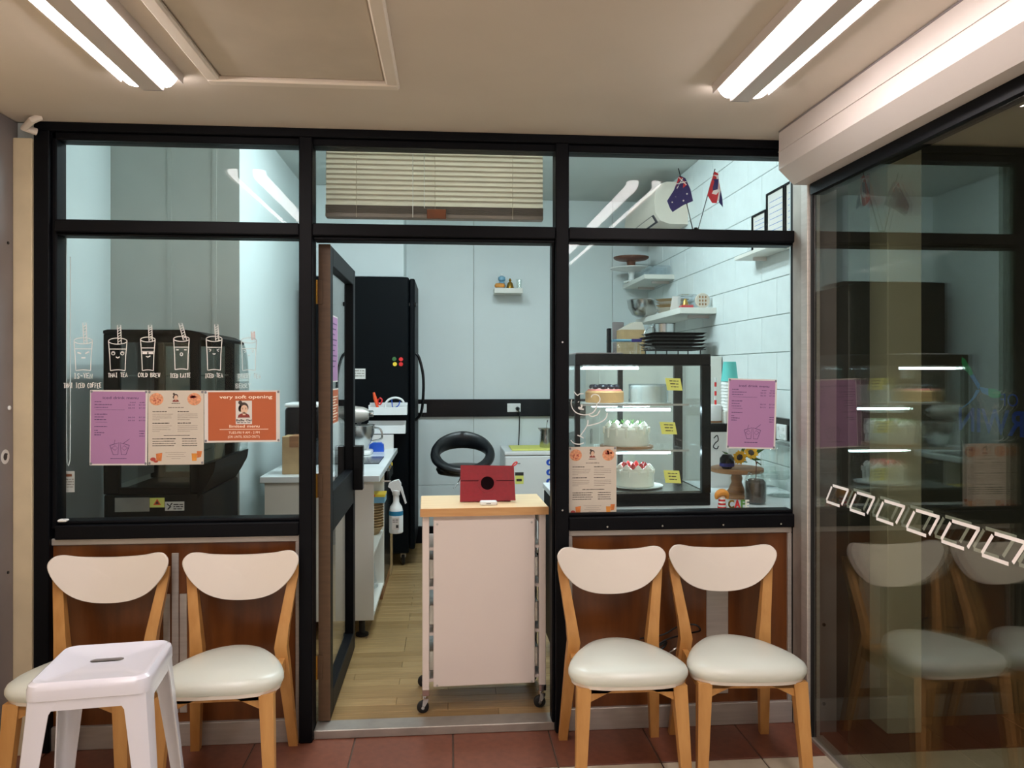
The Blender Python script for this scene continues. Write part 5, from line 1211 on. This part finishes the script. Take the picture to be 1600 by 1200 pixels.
obj('beans', L(x, y, [(.044,RC+.008),(.0455,RC+.012),(.0455,zj-.045),(.035,zj-.032),(.004,zj-.03)], 28), 'coffee_bean', t)
obj('stick', tube(new_bm(), [(x,y,zj-.06),(x+.004,y,zj+.035),(x+.005,y,zj+.05)], [.002,.002,.006], 8), 'wood_dark', t)
t = thing('cloche', 'glass cake dome on a pedestal beside the aluminium post', 'cake dome', (sx(1222,3.62), 3.62, RC)); x, y = sx(1222,3.62), 3.62; zd = sz(1222, 690, 3.62)
obj('dome', L(x, y, [(.10,RC+.095),(.102,zd-.06),(.092,zd-.02),(.06,zd),(.012,zd+.008),(.012,zd+.008),(.058,zd-.004),(.089,zd-.023),(.099,zd-.06),(.097,RC+.095)], 34), 'clear_glass', t)
obj('knob', L(x, y, [(.006,zd+.004),(.006,zd+.015),(.014,zd+.022),(.012,zd+.034),(.003,zd+.038)], 16), 'clear_glass', t)
obj('plate', L(x, y, [(.02,RC+.08),(.11,RC+.085),(.118,RC+.092),(.108,RC+.094),(.02,RC+.09)], 34), 'clear_glass', t); obj('pedestal', L(x, y, [(.07,RC),(.07,RC+.006),(.02,RC+.02),(.016,RC+.05),(.022,RC+.08)], 24), 'clear_glass', t)
t = thing('glass_bowl', 'clear glass bowl behind the coffee jar', 'bowl', (sx(1205,3.85), 3.85, RC)); x, y = sx(1203, 3.92), 3.92
obj('bowl', L(x, y, [(.05,RC),(.08,RC+.01),(.105,RC+.06),(.11,RC+.09),(.107,RC+.09),(.10,RC+.06),(.075,RC+.015)], 30), 'clear_glass', t); obj('rim', lathe(new_bm(), x, y, [(.108,RC+.088),(.111,RC+.091),(.108,RC+.094),(.105,RC+.091)], 30, cap=False), 'clear_glass', t)
# little croissant-hatted figure and CAFE letters on the sill
zf = .884
t = thing('pastry_figure', 'little figure with pastry hat and red-white striped body on the sill', 'figurine', (sx(1128,3.31), 3.31, RC)); x, y = sx(1128,3.315), 3.315
prof = [(.013,RC),(.018,RC+.008),(.0165,RC+.018),(.015,RC+.028),(.013,RC+.042)]
for k in range(6):
    za, zb2 = RC+.008*k, RC+.008*(k+1); ra, rb2 = .019-.001*k, .0185-.001*k
    obj('stripe', L(x, y, [(ra,za),(rb2,zb2)], 18), ('red_plastic','ceramic_white')[k % 2], t)
hb_ = new_bm(); zc_ = RC+.058; R = []
for k in range(13):
    a = PI*(-.08+1.16*k/12); c = Vector((x+.024*math.cos(a), y, zc_-.012+.022*math.sin(a))); w_ = .006+.0125*math.sin(PI*k/12)
    d = Vector((math.cos(a), 0, math.sin(a))); R.append([c+d*w_*math.cos(b)+Vector((0,1,0))*w_*math.sin(b) for b in [2*PI*j/10 for j in range(10)]])
loft(hb_, R); obj('pastry_hat', hb_, 'croissant', t); obj('face', L(x, y, [(.012,RC+.048),(.013,RC+.054),(.009,RC+.06)], 14), 'skin_print', t)
b_x = {}
t = thing('cafe_letters', 'tiny standing letters reading CAFE on the window sill', 'letters', (sx(1155,3.31), 3.31, RC))
for ch, p0, p1, m in (('C',1138,1147,'brass'),('A',1147.5,1157,'red_plastic'),('F',1158,1164,'herb'),('E',1164.5,1170.5,'cream_white')):
    b_ = new_bm(); lettering(b_, ch, sx(p0,3.31), sx(p1,3.31), RC+.001, .034, lambda a, b: (a, 3.308, b), bold=.03)
    fs = list(b_.faces); r = bmesh.ops.extrude_face_region(b_, geom=fs); bmesh.ops.translate(b_, vec=(0,.006,0), verts=[e for e in r['geom'] if isinstance(e, bmesh.types.BMVert)])
    obj('letter', b_, m, t)
# cups, canister, bag
def make_cup(m):
    t = thing('paper_cup', '', 'cup', group='upturned paper cups beside the cake case')
    obj('cup', L(0, 0, [(.045,0),(.046,.003),(.0445,.006),(.033,.105),(.030,.106),(.030,.102),(.041,.006)], 24), m, t, True); obj('rim', lathe(new_bm(), 0, 0, [(.0445,0),(.047,.002),(.0445,.005)], 24, cap=False), m, t, True); return t
cxp, cyp = sx(1140, 4.0), 4.0; zc0 = sz(1140, 596, 4.0)
tc_ = make_cup('teal'); tc_.location = (cxp, cyp, zc0); tc_['label'] = 'teal paper cup upturned on top of the white cup stack'
wc = make_cup('ceramic_white'); wc.location = (cxp, cyp, zc0-.017); wc['label'] = 'white upturned paper cup under the teal one, first of the stack'
for k in range(1, 9): dup(wc, (cxp, cyp, zc0-.017*(k+1)), None, 'white upturned paper cup in the stack, %s below the teal cup' % ('second','third','fourth','fifth','sixth','seventh','eighth','ninth')[k-1])
zs_ = zc0-.017*9
tag(obj('cup_riser', B(cxp-.045, cxp+.05, cyp-.05, cyp+.05, RC, zs_, .006), 'white_laminate'), 'white box that carries the stack of cups', 'box')
t = thing('canister', 'white canister with wooden lid ring beside the cup stack', 'canister', (sx(1117,4.02), 4.02, RC)); x = sx(1113,4.02)
obj('body', L(x, 4.02, [(.045,RC),(.048,RC+.01),(.048,1.20),(.044,1.21)], 22), 'wall_grey', t); obj('lid', L(x, 4.02, [(.049,1.21),(.05,1.215),(.05,1.29),(.045,1.30)], 22), 'white_plastic', t); obj('wood_ring', L(x, 4.02, [(.0495,1.205),(.0505,1.21),(.0495,1.218)], 22, cap=False), 'wood_mid', t)
t = thing('straw_sleeve', 'red and white straw standing in the canister', 'straw', (sx(1118,4.0), 4.02, 1.30)); x = sx(1118,4.02)
for k in range(6): obj('stripe', L(x, 4.02, [(.006,1.30+.024*k),(.006,1.324+.024*k)], 10), ('red_plastic','ceramic_white')[k % 2], t)
t = thing('coffee_bag', 'white coffee bag with black drawing and dark clip behind the cake case', 'bag', (sx(1122,3.95), 3.93, RC)); x0, x1 = sx(1108,3.93), sx(1136,3.93)
zbg = sz(1120, 672, 3.93)
obj('bag', loft(new_bm(), [[(a, 3.93+b, RC) for a, b in ((x0,-.03),(x1,-.03),(x1,.03),(x0,.03))], [(a, 3.93+b, RC+.1) for a, b in ((x0-.004,-.035),(x1+.004,-.035),(x1+.004,.035),(x0-.004,.035))], [(a, 3.93+b, zbg) for a, b in ((x0+.003,-.006),(x1-.003,-.006),(x1-.003,.006),(x0+.003,.006))]]), 'paper_white', t)
obj('clip', B(x0-.004, x1+.004, 3.918, 3.944, zbg-.01, zbg+.035, .004), 'black_gloss', t)
b_ = new_bm(); xm = sx(1119,3.89)
ribbon(b_, smooth_open([(xm-.012,1.13),(xm+.006,1.145),(xm+.012,1.12),(xm-.004,1.105),(xm-.014,1.085),(xm+.004,1.075),(xm+.014,1.09)], 5), .006, lambda a, b: (a, 3.893, b)); obj('drawing', b_, 'ink_dark', t)
# --- sockets on the right wall
for lab, y, zz_ in (('white double socket on the right wall near the aluminium post', 3.83, 1.165), ('white socket on the right wall behind the mauve poster', 4.06, 1.165)):
    t = thing('wall_socket', lab, 'socket', (WR-.05, y, zz_)); obj('plate', B(WR-.056, WR-.045, y-.058, y+.058, zz_-.04, zz_+.04, .003), 'white_plastic', t)
    for s in (-.028, .028): obj('switch', B(WR-.06, WR-.055, y+s-.008, y+s+.008, zz_+.008, zz_+.026, .001), 'ceramic_white', t)
# --- shelves on the right wall
def wshelf(label, y0, y1, z0, d, th_=.035):
    t = thing('wall_shelf', label, 'shelf', (WR-d/2, (y0+y1)/2, z0), group='white shelves on the block wall')
    obj('board', B(WR-d, WR-.006, y0, y1, z0, z0+th_, .002), 'white_laminate', t)
    for y in (y0+.15, y1-.15): obj('bracket', B(WR-d*.6, WR-.006, y-.01, y+.01, z0-.02, z0, .001), 'white_paint', t)
    return z0+th_
SU = wshelf('upper white shelf on the block wall carrying the cake stands', 5.86, 6.60, sz(1055,436,5.86), .245)
SLo = wshelf('middle white shelf on the block wall carrying bowls and ornaments', 4.92, 6.12, sz(1100,490,4.92)+.0, .25, .04)
SB = 1.575
t = thing('storage_cabinet', 'white storage cabinet behind the cake case carrying trays and boxes', 'cabinet', (1.41, 5.4, 0))
obj('body', B(1.09, WR-.014, 4.80, 5.95, .06, SB, .003), 'white_laminate', t); obj('plinth', B(1.12, WR-.02, 4.82, 5.93, 0, .06), 'black_frame', t)
for y in (4.81, 5.38):
    d_ = obj('door', B(1.072, 1.09, y, y+.555, .08, SB-.03, .002), 'white_laminate', t); obj('handle', B(1.055, 1.072, y+.27, y+.285, .9, 1.05, .003), 'steel', d_)
SC = wshelf('short white shelf on the block wall with the framed certificates', 3.55, 4.28, sz(1190,396,4.0), .13, .02)
# cake stands on the upper shelf
cxs, cys = sx(987, 6.42), 6.42
t = thing('pedestal_stand', 'white scalloped cake stand on the upper shelf', 'cake stand', (cxs, cys, SU)); zp = sz(987, 419, cys)
obj('foot', L(cxs, cys, [(.07,SU),(.07,SU+.008),(.03,SU+.02),(.022,SU+.05),(.03,zp-.03)], 24), 'ceramic_white', t)
R = []
for s, z in ((.3,-.03),(.9,-.012),(1,-.006),(1,.0),(.92,.002),(.3,-.002)): R.append([(cxs+(.178*s*(1+.02*math.cos(20*a) if s > .8 else 1))*math.cos(a), cys+(.178*s)*math.sin(a), zp+z) for a in [2*PI*k/60 for k in range(60)]])
obj('plate', loft(new_bm(), R), 'ceramic_white', t)
t = thing('pedestal_stand', 'dark wooden cake stand resting on the white scalloped one', 'cake stand', (cxs, cys, zp)); zq = sz(987, 402, cys)
obj('foot', L(cxs-.005, cys, [(.05,zp),(.045,zp+.01),(.035,zp+.03),(.04,zq-.03)], 24), 'wood_dark', t); obj('plate', L(cxs-.005, cys, [(.05,zq-.035),(.13,zq-.022),(.148,zq-.01),(.15,zq),(.13,zq-.002)], 36), 'wood_dark', t)
# middle shelf
t = thing('mixing_bowl', 'steel mixing bowl on the middle shelf', 'bowl', (sx(1003,5.85), 5.85, SLo)); x = sx(1006,5.85)
obj('bowl', L(x, 5.85, [(.05,SLo),(.09,SLo+.02),(.12,SLo+.07),(.13,SLo+.13),(.136,SLo+.132),(.127,SLo+.128),(.085,SLo+.025)], 30), 'steel', t); obj('rim', lathe(new_bm(), x, 5.85, [(.13,SLo+.128),(.137,SLo+.132),(.13,SLo+.136)], 30, cap=False), 'chrome', t)
for k in range(5):
    tag(obj('oven_dish', L(WR-.135, 5.48, [(.08,SLo+.021*k),(.085,SLo+.021*k+.003),(.115,SLo+.021*k+.017),(.119,SLo+.021*k+.019),(.11,SLo+.021*k+.015)], 30), ('paper_beige','cream_white','kraft','ceramic_white','kraft')[k]), 'round pan in the pile on the middle shelf, %s from the bottom' % ('first','second','third','fourth','fifth')[k], 'pan', 'pile of pans on the middle shelf')
t = thing('white_card', 'white card standing on the middle shelf beside the ornaments', 'card', (sx(1055,5.12), 5.12, SLo)); x0, x1 = sx(1047,5.12), sx(1064,5.12)
obj('card', prism(new_bm(), [(x0,SLo),(x1-.012,SLo),(x1,SLo+.092),(x0+.016,SLo+.092)], 5.12, 5.123), 'paper_white', t); obj('easel', prism(new_bm(), [(x0+.01,SLo),(x1-.02,SLo),(x1-.02,SLo+.05),(x0+.02,SLo+.05)], 5.123, 5.15), 'paper_white', t)
t = thing('snow_globe', 'clear box with red and gold ornament on the middle shelf', 'ornament', (sx(1072,5.05), 5.05, SLo)); x = sx(1072,5.05)
obj('cover', B(x-.045, x+.045, 5.01, 5.09, SLo, SLo+.085, .004), 'plastic_clear', t); obj('base', B(x-.04, x+.04, 5.015, 5.085, SLo+.002, SLo+.025, .003), 'red_plastic', t); obj('gold_figure', L(x-.005, 5.05, [(.022,SLo+.025),(.018,SLo+.045),(.006,SLo+.07)], 12), 'brass', t)
t = thing('plaque', 'round tan plaque with brown marks standing on the middle shelf', 'ornament', (sx(1098,4.99), 4.99, SLo)); x, zc = sx(1098,4.99), SLo+.053
obj('disc', lathe(new_bm(), x, 4.99, [(.046,0),(.05,.004),(.05,.012),(.046,.016)], 28, axis='y', cz=zc), 'paper_beige', t); b_ = new_bm()
for i in range(3):
    for j in range(3): flat_disc(b_, x-.02+.02*i, zc-.025+.024*j, .006, .008, lambda a, b: (a, 4.989, b), 10)
obj('marks', b_, 'wood_mid', t)
tag(obj('clear_tub', B(WR-.15, WR-.03, 5.22, 5.34, SLo, SLo+.12, .01), 'plastic_clear'), 'clear plastic tub behind the ornaments on the middle shelf', 'tub')
for k in range(3):
    y = 5.88+.115*k; tag(obj('clear_box', B(WR-.2, WR-.03, y, y+.105, SU, SU+.075, .006), 'plastic_clear'), 'clear plastic box on the upper shelf, %s along the wall' % ('nearest','middle','furthest')[k], 'box', 'clear boxes on the upper shelf')
# low shelf: tray stack on wire rack, blue-lidded box, strainer
t = thing('wire_rack', 'wire rack carrying the black baking trays', 'rack', (sx(1050,5.0), 5.02, SB)); x0, x1 = sx(1010,5.0), sx(1092,5.0)
x1 = min(x1, WR-.03)
for x in (x0+.03, (x0+x1)/2, x1-.03):
    for y in (4.88, 5.14): obj('leg', tube(new_bm(), [(x,y,SB),(x,y,SB+.042)], .004, 6), 'black_rubber', t)
for y in (4.86,4.93,5.0,5.07,5.14): obj('wire', tube(new_bm(), [(x0,y,SB+.044),(x1,y,SB+.044)], .003, 6), 'black_rubber', t)
for k in range(5):
    z = SB+.048+k*.023; j = (-1)**k*.008
    b_ = new_bm(); P = [(x0+j,4.86),(x1+j*.3,4.86),(x1+j*.3,5.16),(x0+j,5.16)]; ctr = ((x0+x1)/2, 5.01)
    def rg2(s, zz_): return [(ctr[0]+(a-ctr[0])*s, ctr[1]+(b-ctr[1])*s, zz_) for a, b in P]
    loft(b_, [rg2(.9,z), rg2(.98,z+.011), rg2(1.02,z+.013), rg2(1.02,z+.015), rg2(.97,z+.013), rg2(.88,z+.003)])
    tag(obj('baking_tray', b_, 'black_gloss'), 'black baking tray on the wire rack, %s from the bottom' % ('first','second','third','fourth','fifth')[k], 'tray', 'stack of black baking trays')
zt_ = SB+.048+4*.023+.021
t = thing('cake_tin', 'steel cake tin standing on the black baking trays', 'tin', (sx(1040,5.0), 5.0, zt_)); x = sx(1037,5.0)
obj('wall', L(x, 5.0, [(.075,zt_),(.076,zt_+.055),(.079,zt_+.058),(.073,zt_+.057),(.072,zt_+.004)], 28), 'steel', t); obj('handle', tube(new_bm(), smooth_open([(x-.075,5.0,zt_+.04),(x-.12,4.98,zt_+.02),(x-.14,4.97,zt_-.02),(x-.1,4.98,zt_-.035)], 5), .004, 8), 'steel', t)
t = thing('lunch_box', 'clear food box with a blue lid on the low shelf', 'box', (sx(980,5.3), 5.3, SB)); x0, x1 = sx(958,5.2), sx(1002,5.2)
zl = sz(980,530,5.2)
obj('tub', B(x0, x1, 5.2, 5.42, SB, zl-.012, .012, 2), 'plastic_clear', t); obj('lid', B(x0-.004, x1+.004, 5.195, 5.425, zl-.012, zl, .004), 'blue_ceramic', t); obj('clasp', B(sx(987,5.19), sx(1003,5.19), 5.188, 5.196, zl-.02, zl+.002, .002), 'flag_blue', t)
t = thing('pastry_box', 'tan pastry box and grey tray leaning behind the blue-lidded box', 'box', (sx(985,5.6), 5.62, SB)); x0, x1 = sx(968,5.6), sx(1005,5.6)
obj('carton', B(x0, x1, 5.55, 5.7, SB, sz(985,515,5.55), .002), 'kraft', t); obj('lid', prism(new_bm(), [(x0,sz(985,515,5.55)),(x1,sz(985,515,5.55)),(x1-.02,sz(985,503,5.55)),(x0+.1,sz(985,503,5.55))], 5.55, 5.7), 'paper_beige', t)
tag(obj('grey_tray', B(sx(957,5.75), sx(975,5.75), 5.75, 5.77, SB, sz(965,503,5.75), .006), 'grey_panel'), 'grey plastic tray standing on edge at the far end of the low shelf', 'tray')
tag(obj('black_stand', B(sx(950,5.15), sx(955,5.15), 5.14, 5.2, KZ1, sz(952,513,5.15), .002), 'black_frame'), 'thin black upright beside the blue-lidded box', 'stand')
# certificates
def cert(label, y0, y1, h_, lean=.0):
    t = thing('certificate_frame', label, 'picture frame', (WR-.03, (y0+y1)/2, SC), group='framed certificates on the short shelf')
    xf = WR-.03; b = .010
    for a in ((y0,y1,SC,SC+b),(y0,y1,SC+h_-b,SC+h_),(y0,y0+b,SC+b,SC+h_-b),(y1-b,y1,SC+b,SC+h_-b)): obj('frame', B(xf-.012, xf+.004, *a), 'black_frame', t)
    obj('sheet', B(xf-.004, xf, y0+b, y1-b, SC+b, SC+h_-b), 'paper_white', t); b_ = new_bm(); r = random.Random(int(y0*100))
    for k in range(7): fine_print(b_, y0+.03, y1-.03, SC+h_*(.82-.1*k), .0035, lambda a, b: (xf-.0046, a, b), r)
    obj('lettering', b_, 'logo_blue', t)
cert('small framed certificate at the far end of the short shelf', 4.06, 4.25, .23)
cert('tall framed certificate in the middle of the short shelf', 3.83, 4.05, .31); cert('tall framed certificate nearest the aluminium post', 3.60, 3.82, .31)
# --- air conditioner
t = thing('air_conditioner', 'cream wall air conditioner under the kitchen ceiling', 'air conditioner', (1.64, 5.98, 2.56))
pf = [(WR-.006,2.87),(1.60,2.87),(1.545,2.85),(1.515,2.80),(1.505,2.72),(1.515,2.64),(1.55,2.585),(1.62,2.56),(WR-.006,2.56)]
obj('casing', prism(new_bm(), pf, 5.52, 6.46), 'cream_paint' if False else 'trim_paint', t); obj('outlet', prism(new_bm(), [(1.512,2.635),(1.548,2.58),(1.556,2.586),(1.52,2.64)], 5.58, 6.4), 'dark_hole', t); obj('louver', prism(new_bm(), [(1.505,2.625),(1.53,2.585),(1.534,2.588),(1.509,2.628)], 5.6, 6.38), 'trim_paint', t)
